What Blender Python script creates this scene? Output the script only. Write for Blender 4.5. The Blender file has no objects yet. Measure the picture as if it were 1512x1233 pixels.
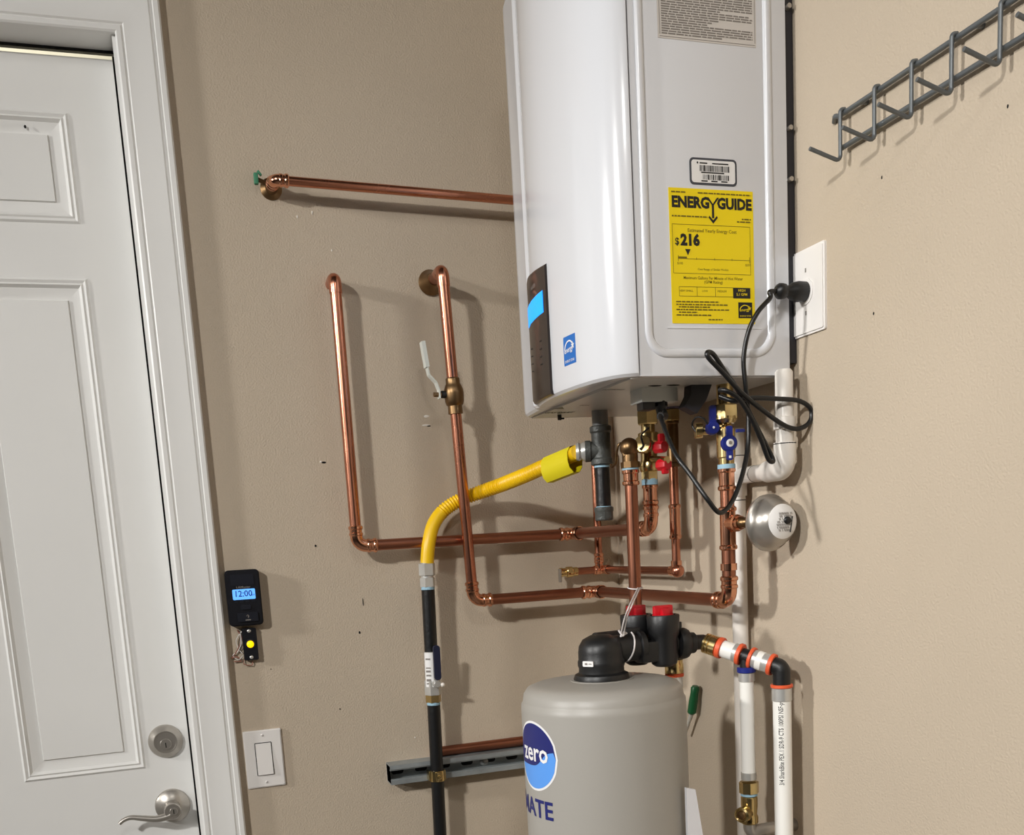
import bpy, bmesh, math, random
from mathutils import Vector as V, Matrix
random.seed(4)
sc = bpy.context.scene
COL = sc.collection
PI = math.pi

# ------------------------------------------------------------------ camera (portrait phone frame, cropped from its top)
CAM = V((-0.932, -2.06, 1.42))
RT = V((0.94681492, -0.31639704, -0.05860392))
DN = V((-0.10620272, -0.13534959, -0.98508957))
FW = V((0.30374741, 0.9389214, -0.16175324))
F, PX, PY = 1493.84, 756.0, 1044.38
cam = bpy.data.cameras.new('camera'); co = bpy.data.objects.new('camera', cam); COL.objects.link(co)
cam.sensor_fit = 'HORIZONTAL'; cam.sensor_width = 36.0; cam.lens = F / 1512 * 36
cam.shift_y = (PY - 616.5) / 1512
cam.clip_start = 0.02
co.matrix_world = Matrix(((RT.x, -DN.x, -FW.x, CAM.x), (RT.y, -DN.y, -FW.y, CAM.y), (RT.z, -DN.z, -FW.z, CAM.z), (0, 0, 0, 1)))
sc.camera = co

# ------------------------------------------------------------------ world, lamps, exposure
w = bpy.data.worlds.new('world'); sc.world = w; w.use_nodes = True
w.node_tree.nodes['Background'].inputs[0].default_value = (0.9, 0.95, 1, 1)
w.node_tree.nodes['Background'].inputs[1].default_value = 0.0
def area(name, loc, aim, size, size_y, power, col, spread=180):
    l = bpy.data.lights.new(name, 'AREA'); l.shape = 'RECTANGLE'; l.size = size; l.size_y = size_y; l.energy = power; l.color = col; l.spread = math.radians(spread)
    o = bpy.data.objects.new(name, l); COL.objects.link(o); o.location = loc
    o.rotation_euler = (V(aim) - V(loc)).to_track_quat('-Z', 'Y').to_euler(); return o
area('ceiling_lamp', (-3.6, -3.5, 3.25), (-0.4, -0.9, 0.6), 0.26, 0.26, 39, (1.0, 0.985, 0.955), 80)
area('second_ceiling_lamp', (-4.9, -1.15, 2.75), (0, -0.9, 1.6), 0.30, 0.30, 14.5, (1.0, 0.985, 0.955), 60)
area('heater_fill', (-0.9, -2.9, 3.0), (-0.2, -0.9, 1.2), 0.30, 0.30, 2.5, (1.0, 0.985, 0.95), 90)  # added fill brightening the heater side, no known fixture there
area('hall_lamp', (-1.3, 0.72, 3.1), (-1.3, 1.5, 2.75), 0.5, 0.3, 9, (1.0, 0.95, 0.76))
sc.view_settings.view_transform = 'Standard'; sc.view_settings.look = 'None'; sc.view_settings.gamma = 1
sc.view_settings.use_curve_mapping = False; sc.view_settings.exposure = 0.08

# ------------------------------------------------------------------ helpers
def P(x, y, X=None, Y=None, Z=None):
    """world point on the plane X=, Y= or Z= seen at photograph pixel x, y"""
    r = RT * ((x - PX) / F) + DN * ((y - PY) / F) + FW
    t = (X - CAM.x) / r.x if X is not None else (Y - CAM.y) / r.y if Y is not None else (Z - CAM.z) / r.z
    return CAM + r * t
def lin(c):
    return tuple((v / 12.92 if v <= .04045 else ((v + .055) / 1.055) ** 2.4) for v in (x / 255 for x in c))
MATS = {}
def mat(name, rgb, rough=.5, metal=0, bump=0, bscale=100, var=0, vscale=8, coat=0, emit=0, rvar=0, spec=.5, trans=0):
    m = bpy.data.materials.new(name); m.use_nodes = True; nt = m.node_tree; b = nt.nodes['Principled BSDF']
    c = lin(rgb); b.inputs['Base Color'].default_value = (*c, 1); b.inputs['Roughness'].default_value = rough; b.inputs['Metallic'].default_value = metal
    b.inputs['Specular IOR Level'].default_value = spec
    if coat: b.inputs['Coat Weight'].default_value = coat; b.inputs['Coat Roughness'].default_value = .08
    if trans: b.inputs['Transmission Weight'].default_value = trans
    if emit: b.inputs['Emission Color'].default_value = (*c, 1); b.inputs['Emission Strength'].default_value = emit
    if bump or var or rvar:
        tc = nt.nodes.new('ShaderNodeTexCoord')
        def noise(s, d=3):
            n = nt.nodes.new('ShaderNodeTexNoise'); n.inputs['Scale'].default_value = s; n.inputs['Detail'].default_value = d
            nt.links.new(tc.outputs['Object'], n.inputs['Vector']); return n
        if bump:
            n = noise(bscale); bp = nt.nodes.new('ShaderNodeBump'); bp.inputs['Strength'].default_value = bump; bp.inputs['Distance'].default_value = .004
            nt.links.new(n.outputs['Fac'], bp.inputs['Height']); nt.links.new(bp.outputs['Normal'], b.inputs['Normal'])
        if var:
            n = noise(vscale, 5); r = nt.nodes.new('ShaderNodeMapRange'); r.inputs[1].default_value = .3; r.inputs[2].default_value = .7
            r.inputs[3].default_value = 1 - var; r.inputs[4].default_value = 1 + var
            mx = nt.nodes.new('ShaderNodeVectorMath'); mx.operation = 'SCALE'; mx.inputs[0].default_value = c
            nt.links.new(n.outputs['Fac'], r.inputs[0]); nt.links.new(r.outputs[0], mx.inputs['Scale']); nt.links.new(mx.outputs[0], b.inputs['Base Color'])
        if rvar:
            n = noise(vscale * 2, 4); r = nt.nodes.new('ShaderNodeMapRange'); r.inputs[1].default_value = .3; r.inputs[2].default_value = .7
            r.inputs[3].default_value = max(.02, rough - rvar); r.inputs[4].default_value = rough + rvar
            nt.links.new(n.outputs['Fac'], r.inputs[0]); nt.links.new(r.outputs[0], b.inputs['Roughness'])
    MATS[name] = m; return m
wall_m = mat('beige_wall_paint', (190, 175, 155), .75, bump=.32, bscale=300, var=.03, vscale=3)
floor_m = mat('concrete', (112, 108, 103), .8, bump=.2, bscale=60, var=.1)
ceil_m = mat('white_ceiling', (225, 222, 215), .9)
dim_m = mat('dim_garage_surface', (72, 68, 64), .9, var=.3, vscale=1.2)
trim_m = mat('white_trim_paint', (228, 227, 224), .38, var=.02, vscale=5)
door_m = mat('white_door_paint', (228, 227, 224), .45, bump=.03, bscale=60, var=.02, vscale=4)
gap_m = mat('black_weatherstrip', (14, 13, 14), .8)
copper_m = mat('copper', (198, 134, 108), .26, 1, var=.07, vscale=7, rvar=.03)
copperdk_m = mat('tarnished_copper', (160, 106, 84), .33, 1, var=.12, vscale=6, rvar=.04)
fitting_m = mat('bright_copper_fitting', (226, 164, 132), .19, 1, var=.06, vscale=12, rvar=.02)
bronze_m = mat('aged_bronze', (128, 102, 72), .38, 1, var=.2, vscale=40)
brass_m = mat('brass', (208, 184, 130), .24, 1, var=.08, vscale=40)
nickel_m = mat('satin_nickel', (176, 170, 162), .33, .72)
chrome_m = mat('zinc_plated_steel', (208, 207, 203), .32, .6, var=.06, vscale=40)
galv_m = mat('galvanized_steel', (158, 164, 166), .5, .55, var=.18, vscale=25)
enamel_m = mat('white_enamel', (215, 216, 220), .2, coat=.4)
plate_m = mat('heater_base_sheet', (196, 194, 190), .28)
blackpl_m = mat('black_plastic', (20, 20, 21), .42, bump=.05, bscale=400)
bracket_m = mat('dark_plastic', (26, 25, 33), .5)
gloss_m = mat('glossy_dark_panel', (40, 33, 31), .2, spec=.35)
iron_m = mat('black_iron_pipe', (17, 17, 18), .36, bump=.15, bscale=120)
malle_m = mat('grey_malleable_iron', (78, 80, 77), .45, .15, bump=.25, bscale=220)
grey_m = mat('grey_steel_nipple', (138, 140, 142), .45, .15)
yellow_m = mat('yellow_coated_flex', (240, 194, 12), .38)
tag_m = mat('yellow_tag', (220, 204, 18), .5)
pvc_m = mat('white_pvc', (228, 222, 214), .35, var=.03, vscale=10)
pex_m = mat('white_pex', (238, 236, 230), .35)
orange_m = mat('orange_ring', (226, 92, 52), .45)
blue_m = mat('blue_plastic', (28, 40, 120), .35)
tape_m = mat('pale_blue_tape', (150, 186, 205), .6)
red_m = mat('red_plastic', (196, 16, 32), .38)
darkred_m = mat('dark_red_plastic', (150, 14, 24), .4)
green_m = mat('green_plastic', (16, 92, 50), .4)
greenv_m = mat('green_patina', (60, 128, 96), .55)
tank_m = mat('grey_tank_polymer', (158, 154, 147), .42, bump=.04, bscale=300)
cordm_m = mat('black_cord', (14, 14, 15), .35)
white_m = mat('white_plastic', (230, 226, 222), .35)
paper_m = mat('white_paper', (232, 230, 228), .6)
warn_m = mat('grey_notice_paper', (206, 200, 194), .6)
ink_m = mat('black_ink', (22, 20, 20), .6)
greyink_m = mat('grey_ink', (128, 122, 116), .6)
labely_m = mat('yellow_label', (240, 212, 0), .5)
yink_m = mat('dark_yellow_ink', (112, 96, 8), .6)
navy_m = mat('navy_print', (26, 32, 104), .45)
sky_m = mat('light_blue_print', (88, 152, 232), .45)
star_m = mat('blue_sticker', (28, 104, 184), .4)
lcd_m = mat('lit_blue_screen', (20, 150, 255), .4, emit=.9)
lcd2_m = mat('lit_clock_screen', (96, 168, 255), .4, emit=.8)
lcdink_m = mat('clock_digits', (24, 60, 150), .5)
ctrl_m = mat('control_black', (18, 19, 26), .35)
ctrl2_m = mat('control_button_black', (30, 32, 40), .3)
led_m = mat('yellow_lamp', (255, 200, 0), .4, emit=1.2)
rack_m = mat('grey_coated_wire', (100, 104, 106), .32, .3)
string_m = mat('white_string', (214, 208, 206), .6)
board_m = mat('white_board', (222, 222, 226), .4)
clear_m = mat('clear_shank', (200, 196, 186), .25)
hole_m = mat('dark_hole', (20, 18, 17), .9)
wire_m = mat('copper_bell_wire', (150, 96, 80), .5)
chip_m = mat('chipped_plaster', (226, 220, 210), .9)
whitehandle_m = mat('white_vinyl_handle', (206, 208, 200), .45)

def frame(d):
    d = d.normalized(); a = V((0, 0, 1)) if abs(d.z) < .9 else V((1, 0, 0))
    x = d.cross(a).normalized(); return x, d.cross(x).normalized(), d
def fillet(pts, rad, n=8):
    pts = [V(p) for p in pts]; out = [pts[0]]
    for i in range(1, len(pts) - 1):
        a, p, b = pts[i - 1], pts[i], pts[i + 1]; u = (a - p).normalized(); v = (b - p).normalized()
        ang = u.angle(v)
        if ang > PI - .02: out.append(p); continue
        t = min(rad / math.tan(ang / 2), (a - p).length * .49, (b - p).length * .49); r = t * math.tan(ang / 2)
        c = p + (u + v).normalized() * (r / math.sin(ang / 2)); s = p + u * t - c; e = p + v * t - c; th = s.angle(e)
        for k in range(n + 1):
            f = k / n; out.append(c + (s * math.sin((1 - f) * th) + e * math.sin(f * th)) / math.sin(th))
    out.append(pts[-1]); return out
def smooth(pts, n=8):
    pts = [V(p) for p in pts]; q = [pts[0] * 2 - pts[1]] + pts + [pts[-1] * 2 - pts[-2]]; out = []
    for i in range(1, len(q) - 2):
        a, b, c, d = q[i - 1:i + 3]
        for k in range(n):
            t = k / n; out.append(.5 * ((2 * b) + (c - a) * t + (2 * a - 5 * b + 4 * c - d) * t * t + (3 * b - a - 3 * c + d) * t ** 3))
    out.append(pts[-1]); return out
class MB:
    def __init__(s): s.bm = bmesh.new()
    def rings(s, R, cap=True, closed=False):
        vs = [[s.bm.verts.new(p) for p in r] for r in R]; n = len(R[0])
        m = len(vs)
        for i in range(m if closed else m - 1):
            a, b = vs[i], vs[(i + 1) % m]
            for k in range(n):
                try: s.bm.faces.new((a[k], a[(k + 1) % n], b[(k + 1) % n], b[k]))
                except ValueError: pass
        if cap and not closed:
            s.bm.faces.new(vs[0][::-1]); s.bm.faces.new(vs[-1])
        return s
    def tube(s, pts, r, seg=18, cap=True, rf=None, flat=1):
        pts = [V(p) for p in pts]; R = []; x = None; acc = 0
        for i, p in enumerate(pts):
            d = (pts[min(i + 1, len(pts) - 1)] - pts[max(i - 1, 0)]).normalized()
            if x is None: x = frame(d)[0]
            x = (x - d * x.dot(d)).normalized(); y = d.cross(x)
            if i: acc += (p - pts[i - 1]).length
            rr = rf(acc, i) if rf else r
            R.append([p + x * (math.cos(2 * PI * k / seg) * rr) + y * (math.sin(2 * PI * k / seg) * rr * flat) for k in range(seg)])
        return s.rings(R, cap)
    def lathe(s, prof, o, ax, seg=28, cap=True, x=None):
        o = V(o); fx, fy, d = frame(V(ax))
        if x is not None: fx = V(x).normalized(); fy = d.cross(fx)
        R = [[o + d * h + fx * (math.cos(2 * PI * (k + .5) / seg) * r) + fy * (math.sin(2 * PI * (k + .5) / seg) * r) for k in range(seg)] for r, h in prof]
        return s.rings(R, cap)
    def cyl(s, a, b, r, r2=None, seg=24, bev=0):
        a, b = V(a), V(b); L = (b - a).length; r2 = r if r2 is None else r2
        pr = [(r, 0), (r2, L)] if not bev else [(r - bev, 0), (r, bev), (r2, L - bev), (r2 - bev, L)]
        return s.lathe(pr, a, b - a, seg)
    def hexa(s, a, b, r): return s.cyl(a, b, r, seg=6, bev=r * .1)
    def box(s, c, size, bev=0, ax=None):
        c = V(c); X, Y, Z = ax or (V((1, 0, 0)), V((0, 1, 0)), V((0, 0, 1))); h = [q / 2 for q in size]
        b2 = bmesh.new(); bmesh.ops.create_cube(b2, size=1)
        for v in b2.verts: v.co = V((v.co.x * size[0], v.co.y * size[1], v.co.z * size[2]))
        if bev: bmesh.ops.bevel(b2, geom=list(b2.edges), offset=bev, segments=2, affect='EDGES', profile=.6)
        for v in b2.verts: v.co = c + X * v.co.x + Y * v.co.y + Z * v.co.z
        s.join(b2); return s
    def join(s, b2):
        me = bpy.data.meshes.new('t'); b2.to_mesh(me); b2.free(); s.bm.from_mesh(me); bpy.data.meshes.remove(me)
    def prism(s, pts, o, u, v, n, h):
        """polygon pts (a, b) in the u, v plane at o, extruded by h along n"""
        o, u, v, n = V(o), V(u), V(v), V(n)
        A = [o + u * a + v * b for a, b in pts]; B = [p + n * h for p in A]
        return s.rings([A, B])
    def sphere(s, c, r, seg=16):
        b2 = bmesh.new(); bmesh.ops.create_uvsphere(b2, u_segments=seg, v_segments=seg // 2 + 2, radius=1)
        rr = r if hasattr(r, '__len__') else (r, r, r)
        for q in b2.verts: q.co = V(c) + V((q.co.x * rr[0], q.co.y * rr[1], q.co.z * rr[2]))
        s.join(b2); return s
    def build(s, name, m, parent=None, sharp=36, label=None):
        bm = s.bm; bmesh.ops.recalc_face_normals(bm, faces=list(bm.faces))
        off = wloc(parent)
        for v in bm.verts: v.co -= off
        for f in bm.faces: f.smooth = True
        lim = math.radians(sharp)
        for e in bm.edges:
            if len(e.link_faces) == 2 and e.calc_face_angle(0) > lim: e.smooth = False
        me = bpy.data.meshes.new(name); bm.to_mesh(me); bm.free(); me.materials.append(m)
        o = bpy.data.objects.new(name, me); COL.objects.link(o)
        if parent: o.parent = parent
        if label: o['label'] = label
        return o
def wloc(o):
    v = V((0, 0, 0))
    while o: v += o.location; o = o.parent
    return v
def tag(o, label, cat, group=None):
    o['label'] = label; o['category'] = cat
    if group: o['group'] = group
    return o
def thing(name, loc, label, cat, group=None):
    o = bpy.data.objects.new(name, None); COL.objects.link(o); o.location = loc; o.empty_display_size = .05
    return tag(o, label, cat, group)
def struct(o): o['kind'] = 'structure'; return o
def rrect(w_, h_, r, n=5):
    out = []
    for cx, cy, a0 in ((w_ / 2 - r, h_ / 2 - r, 0), (-w_ / 2 + r, h_ / 2 - r, 90), (-w_ / 2 + r, -h_ / 2 + r, 180), (w_ / 2 - r, -h_ / 2 + r, 270)):
        for k in range(n + 1):
            a = math.radians(a0 + 90 * k / n); out.append((cx + r * math.cos(a), cy + r * math.sin(a)))
    return out
def text_bm(s, size, bold=0.0, align='LEFT', sx=1.0):
    c = bpy.data.curves.new('t', 'FONT'); c.body = s; c.size = size; c.align_x = align; c.offset = bold * size; c.resolution_u = 2
    o = bpy.data.objects.new('t', c); COL.objects.link(o); bpy.context.view_layer.update()
    me = bpy.data.meshes.new_from_object(o.evaluated_get(bpy.context.evaluated_depsgraph_get()))
    bpy.data.objects.remove(o); bpy.data.curves.remove(c)
    b = bmesh.new(); b.from_mesh(me); bpy.data.meshes.remove(me)
    for v in b.verts: v.co.x *= sx
    return b
def put_text(mb, s, size, fn, bold=0.0, align='LEFT', sx=1.0):
    """flat lettering mapped through fn(a, b) -> world point"""
    b = text_bm(s, size, bold, align, sx)
    for v in b.verts: v.co = fn(v.co.x, v.co.y)
    mb.join(b)

# ---- pipework kit
def bead(mb, p, d, r): mb.lathe([(r * 1.12, -.004), (r * 1.30, -.002), (r * 1.30, .002), (r * 1.12, .004)], p, d)
def elbow(parent, a, p, b, r, m=None, rad=None, sock=1.7, name='elbow', beads=True):
    a, p, b = V(a), V(p), V(b); rad = rad or r * 1.9; u = (a - p).normalized(); v = (b - p).normalized()
    t = rad / math.tan(u.angle(v) / 2); s1 = p + u * (t + r * sock); s2 = p + v * (t + r * sock)
    mb = MB(); mb.tube(fillet([s1, p, s2], rad, 10), r * 1.13, 20)
    if beads:
        bead(mb, s1 - u * .004, u, r); bead(mb, s2 - v * .004, v, r)
        bead(mb, s1 - u * r * 1.5, u, r * .96); bead(mb, s2 - v * r * 1.5, v, r * .96)
    mb.build(name, m or fitting_m, parent); return s1, s2
def pipe(parent, a, b, r, m, name='pipe'):
    return MB().cyl(a, b, r, seg=22).build(name, m, parent)
def sleeve(parent, a, b, r, m=None, name='coupling', beads=True):
    a, b = V(a), V(b); mb = MB(); mb.cyl(a, b, r * 1.13, bev=.0008); d = (b - a).normalized()
    if beads:
        bead(mb, a + d * .004, d, r); bead(mb, b - d * .004, d, r)
    return mb.build(name, m or fitting_m, parent)
def lerp(a, b, t): return V(a) * (1 - t) + V(b) * t
#__SPLIT__
# ================================================================== ROOM
H = 3.3
mb = MB()
for x0, x1, z0, z1 in ((-.911, .12, 0, H), (-5.2, -1.892, 0, H), (-1.892, -.911, 2.365, H)):
    mb.box(((x0 + x1) / 2, .06, (z0 + z1) / 2), (x1 - x0, .12, z1 - z0))
struct(mb.build('wall_back', wall_m))
struct(MB().box((.06, -3.0, H / 2), (.12, 6.0, H)).build('wall_right', wall_m))
struct(MB().box((-5.26, -3.0, H / 2), (.12, 6.24, H)).build('wall_left', dim_m))
struct(MB().box((-2.6, -6.06, H / 2), (5.2, .12, H)).build('wall_front', dim_m))
struct(MB().box((-2.6, -2.3, -.05), (5.44, 7.9, .1)).build('floor', floor_m))
struct(MB().box((-2.6, -2.3, H + .05), (5.44, 7.9, .1)).build('ceiling', dim_m))
struct(MB().box((-2.6, 1.56, H / 2), (5.2, .12, H)).build('wall_hall', ceil_m))
# chips and old screw holes in the plaster of the back wall
wb = bpy.data.objects['wall_back']
for x, y, sx, sz, m in ((630, 615, .012, .006, chip_m), (629, 628, .017, .004, chip_m), (633, 629, .009, .0025, hole_m), (478, 683, .010, .004, hole_m), (474, 682, .005, .004, chip_m),
                        (466, 806, .004, .005, hole_m), (536, 889, .002, .016, hole_m), (502, 1047, .003, .003, hole_m), (439, 320, .003, .006, chip_m), (461, 314, .003, .007, chip_m),
                        (490, 370, .003, .005, chip_m), (613, 1089, .003, .003, chip_m), (531, 934, .004, .006, hole_m), (400, 988, .002, .002, hole_m)):
    p = P(x, y, Y=0); MB().sphere(p, (sx / 2, .0012, sz / 2), 8).build('paint_chip', m, wb)
wr = bpy.data.objects['wall_right']
for x, y in ((1302, 262), (1488, 157), (1290, 463)):
    p = P(x, y, X=0); MB().sphere(p, (.0006, .0014, .0022), 8).build('paint_chip', hole_m, wr)

# ---- door: slab with embossed panels, jamb, casing
dx0, dx1, dz1, yf = -1.866, -.9365, 2.326, .06
cols = [(-1.712, -1.437), (-1.2465, -1.0235)]
cols = [(-1.779, -1.556), (-1.2465, -1.0235)]
rows = [(.25, .80), (1.0145, 1.946), (2.041, 2.231)]
def emboss(mb, x0, x1, z0, z1):
    loops = [(0, 0), (.004, -.0035), (.009, -.001), (.012, -.003), (.017, .003), (.034, .006), (.0375, .0065), (.039, .0025)]
    L = [[V((x0 + i, yf + d, z0 + i)), V((x1 - i, yf + d, z0 + i)), V((x1 - i, yf + d, z1 - i)), V((x0 + i, yf + d, z1 - i))] for i, d in loops]
    vs = [[mb.bm.verts.new(p) for p in r] for r in L]
    for a, b in zip(vs, vs[1:]):
        for k in range(4): mb.bm.faces.new((a[k], a[(k + 1) % 4], b[(k + 1) % 4], b[k]))
    mb.bm.faces.new(vs[-1])
mb = MB()
xs = [dx0] + [c for q in cols for c in q] + [dx1]; zs = [.012] + [c for q in rows for c in q] + [dz1]
for i in range(len(xs) - 1):
    for j in range(len(zs) - 1):
        if i % 2 == 1 and j % 2 == 1: emboss(mb, xs[i], xs[i + 1], zs[j], zs[j + 1])
        else: mb.bm.faces.new([mb.bm.verts.new((a, yf, b)) for a, b in ((xs[i], zs[j]), (xs[i + 1], zs[j]), (xs[i + 1], zs[j + 1]), (xs[i], zs[j + 1]))])
bmesh.ops.remove_doubles(mb.bm, verts=list(mb.bm.verts), dist=1e-5)
mb.box(((dx0 + dx1) / 2, yf + .0235, (.012 + dz1) / 2), (dx1 - dx0, .033, dz1 - .012))
door = struct(mb.build('door_1', door_m, sharp=12))
p = P(37, 187, Y=yf); MB().sphere(p, (.0022, .001, .003), 8).build('paint_chip', hole_m, door)
mb = MB()
mb.box((-.922, .06, 1.1825), (.022, .1198, 2.365)); mb.box((-1.881, .06, 1.1825), (.022, .1198, 2.365)); mb.box((-1.4015, .031, 2.353), (.937, .0618, .022)); mb.box((-1.4015, .091, 2.361), (.937, .058, .007))
struct(mb.build('trim_1', trim_m))
mb = MB(); mb.box((-1.4015, .0640, 2.3405), (.937, .003, .0045)); mb.box((-.9347, .085, 1.17), (.0034, .012, 2.34)); mb.box((-1.8685, .085, 1.17), (.003, .012, 2.34))
mb.build('weatherstrip', gap_m, bpy.data.objects['trim_1'])
prof = [(0, 0), (0, .010), (.003, .0125), (.010, .0125), (.013, .0105), (.016, .0130), (.034, .0128), (.050, .0155), (.060, .0170), (.063, .0145), (.067, .0145), (.069, .018), (.077, .018), (.080, .015), (.080, 0)]
path = [(-.927, 0, 1, 0), (-.927, 2.342, 1, 1), (-1.894, 2.342, -1, 1), (-1.894, 0, -1, 0)]
mb = MB(); mb.rings([[V((x + u * ox, -t, z + u * oz)) for u, t in prof] for x, z, ox, oz in path])
struct(mb.build('trim_2', trim_m, sharp=20))

# deadbolt and lever as parts of the door
c = P(244.5, 1094, Y=yf)
mb = MB(); mb.lathe([(.0335, 0), (.0335, .003), (.031, .009), (.0235, .0145), (.0225, .0165), (.0205, .0165), (.0198, .0156), (.0, .0156)], c, (0, -1, 0), 40)
db = mb.build('deadbolt', nickel_m, door, label='brushed nickel deadbolt cylinder')
MB().cyl(c + V((0, -.0153, -.004)), c + V((0, -.0172, -.004)), .011, bev=.0008).build('key_plug', nickel_m, db)
MB().box(c + V((0, -.0173, -.006)), (.0018, .0006, .010)).build('keyhole', hole_m, db)
c = P(255, 1189, Y=yf)
mb = MB(); mb.lathe([(.0345, 0), (.0345, .002), (.033, .008), (.025, .014), (.015, .017), (.0125, .024), (.0125, .040), (.0145, .044), (.0165, .048), (.0165, .054), (.015, .057), (0, .0575)], c, (0, -1, 0), 40)
h = mb.build('door_handle', nickel_m, door, label='brushed nickel wave lever handle')
mb = MB(); q = c + V((0, -.050, 0))
mb.tube(smooth([q + V((.002, 0, .004)), q + V((-.006, 0, -.008)), q + V((-.03, 0, -.0120)), q + V((-.055, .002, -.0080)), q + V((-.078, .004, -.0035)), q + V((-.092, .004, -.0065)), q + V((-.101, .003, -.0125))], 8), .006, 16,
        rf=lambda a, i: .0085 - .0045 * min(1, a / .11))
mb.build('lever', nickel_m, h)
MB().cyl(c + V((.002, -.0574, 0)), c + V((.002, -.0590, 0)), .008, bev=.0006).build('key_plug', nickel_m, h)
MB().box(c + V((.002, -.0591, 0)), (.0016, .0006, .009)).build('keyhole', hole_m, h)

# ================================================================== WALL CONTROL, BUTTON, SWITCH
def on_back(x0, y0, x1, y1, Y=0):
    a, b = P(x0, y0, Y=Y), P(x1, y1, Y=Y); return (a + b) / 2, abs(a.x - b.x), abs(a.z - b.z)
c0, c1 = P(331, 843, Y=-.025), P(390, 922, Y=-.025)
c = V(((c0.x + c1.x) / 2, 0, (c0.z + c1.z) / 2)); W_, H_ = abs(c1.x - c0.x), abs(c1.z - c0.z)
t = thing('garage_door_control', c, 'black wall control with lit blue 12:00 clock screen beside the door casing', 'control')
MB().prism(rrect(W_, H_, .008), c, (1, 0, 0), (0, 0, 1), (0, -1, 0), .021).prism(rrect(W_ - .005, H_ - .005, .006), c + V((0, -.021, 0)), (1, 0, 0), (0, 0, 1), (0, -1, 0), .003).build('housing', ctrl_m, t)
def ctl(name, cx, cz, w_, h_, d, m, par=t, y=-.024, r=.002):
    return MB().prism(rrect(w_, h_, r, 3), c + V((cx, y, cz)), (1, 0, 0), (0, 0, 1), (0, -1, 0), d).build(name, m, par)
ctl('sensor_window', -.001, H_ * .32, W_ * .68, H_ * .19, .0012, ctrl2_m)
scr = ctl('screen', 0, H_ * .065, W_ * .66, H_ * .185, .0012, lcd2_m)
mb = MB(); put_text(mb, '12:00', .0165, lambda a, b: c + V((a - W_ * .29, -.0256, b + H_ * .027)), .01, sx=.95); put_text(mb, 'AM', .005, lambda a, b: c + V((a + W_ * .20, -.0256, b + H_ * .03)), .0); mb.build('digits', lcdink_m, scr)
mb = MB(); put_text(mb, 'LiftMaster', .0065, lambda a, b: c + V((a, -.0243, b + H_ * .172)), .005, 'CENTER'); mb.build('lettering', greyink_m, t)
ctl('light_button', .001, -H_ * .165, W_ * .30, H_ * .085, .0025, ctrl2_m)
bb = ctl('door_button', .003, -H_ * .345, W_ * .60, H_ * .16, .004, ctrl2_m)
mb = MB(); put_text(mb, '↑', .010, lambda a, b: c + V((a + .003, -.0282, b - H_ * .365)), .0, 'CENTER'); mb.box(c + V((.003, -.0282, -H_ * .395)), (.010, .0003, .002)); mb.build('marking', greyink_m, bb)
for k in range(4): ctl('small_button', -W_ * .25 + k * W_ * .17, -H_ * .065, W_ * .1, .0035, .0008, ctrl2_m, r=.001)

c0, c1 = P(360, 928, Y=-.012), P(379, 974, Y=-.012); c = V(((c0.x + c1.x) / 2, 0, (c0.z + c1.z) / 2)); W_, H_ = .0275, abs(c1.z - c0.z)
t = thing('door_button', c, 'small black push button with a yellow lamp below the black wall control', 'push button')
MB().prism(rrect(W_, H_, .003), c, (1, 0, 0), (0, 0, 1), (0, -1, 0), .013).build('base', ctrl_m, t)
MB().lathe([(.0095, 0), (.0095, .0015), (.0075, .002)], c + V((0, -.013, 0)), (0, -1, 0)).build('collar', ctrl2_m, t)
MB().sphere(c + V((0, -.0145, 0)), (.0072, .004, .0072)).build('lit_button', led_m, t, label='glowing yellow button')
for dz in (.026, -.026): MB().sphere(c + V((0, -.013, dz)), (.004, .0018, .0035), 10).build('screw', chrome_m, t)
mb = MB(); q = lambda x, y, d: P(x, y, Y=-d)
mb.tube(smooth([q(357, 932, .004), q(349, 945, .006), q(352, 958, .004), q(358, 965, .006)]), .0009, 8)
mb.tube(smooth([q(355, 936, .006), q(356, 950, .008), q(351, 962, .006), q(344, 968, .005), q(352, 974, .008), q(359, 968, .006)]), .0009, 8)
mb.build('wire', white_m, t)
mb = MB(); mb.tube(smooth([q(350, 930, .003), q(357, 942, .006), q(353, 955, .005), q(347, 966, .006), q(342, 972, .004), q(350, 970, .008), q(356, 976, .005), q(345, 977, .006)]), .0011, 8)
mb.tube(smooth([q(360, 974, .004), q(361, 981, .006), q(372, 982, .006), q(373, 976, .004)]), .0009, 8)
mb.build('wire', wire_m, t, label='loose copper bell wire')

c, W_, H_ = on_back(361.5, 1078.5, 418, 1160); c.y = 0
W_, H_ = .0745, .117
t = thing('light_switch', c, 'white rocker light switch plate beside the lower door casing', 'switch')
MB().prism(rrect(W_, H_, .002), c, (1, 0, 0), (0, 0, 1), (0, -1, 0), .004).prism(rrect(W_ - .004, H_ - .004, .002), c + V((0, -.004, 0)), (1, 0, 0), (0, 0, 1), (0, -1, 0), .002).build('plate', white_m, t)
MB().prism(rrect(.0335, .067, .0015), c + V((0, -.006, 0)), (1, 0, 0), (0, 0, 1), (0, -1, 0), .0006).build('slot', hole_m, t)
r_ = MB()
r_.rings([[c + V((sx * .0152, -y, z)) for sx, y, z in ((-1, .006, .032), (1, .006, .032), (1, .006, -.032), (-1, .006, -.032))], [c + V((sx * .0152, -y, z)) for sx, y, z in ((-1, .0068, .032), (1, .0068, .032), (1, .0100, -.032), (-1, .0100, -.032))]])
r_.build('rocker', white_m, t)
for s in (-1, 1):
    sw = MB().sphere(c + V((0, -.006, s * .048)), (.003, .0012, .003), 10).build('screw', white_m, t)
    MB().box(c + V((0, -.0073, s * .048)), (.0042, .0003, .0007)).build('screw_slot', greyink_m, sw)
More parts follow.
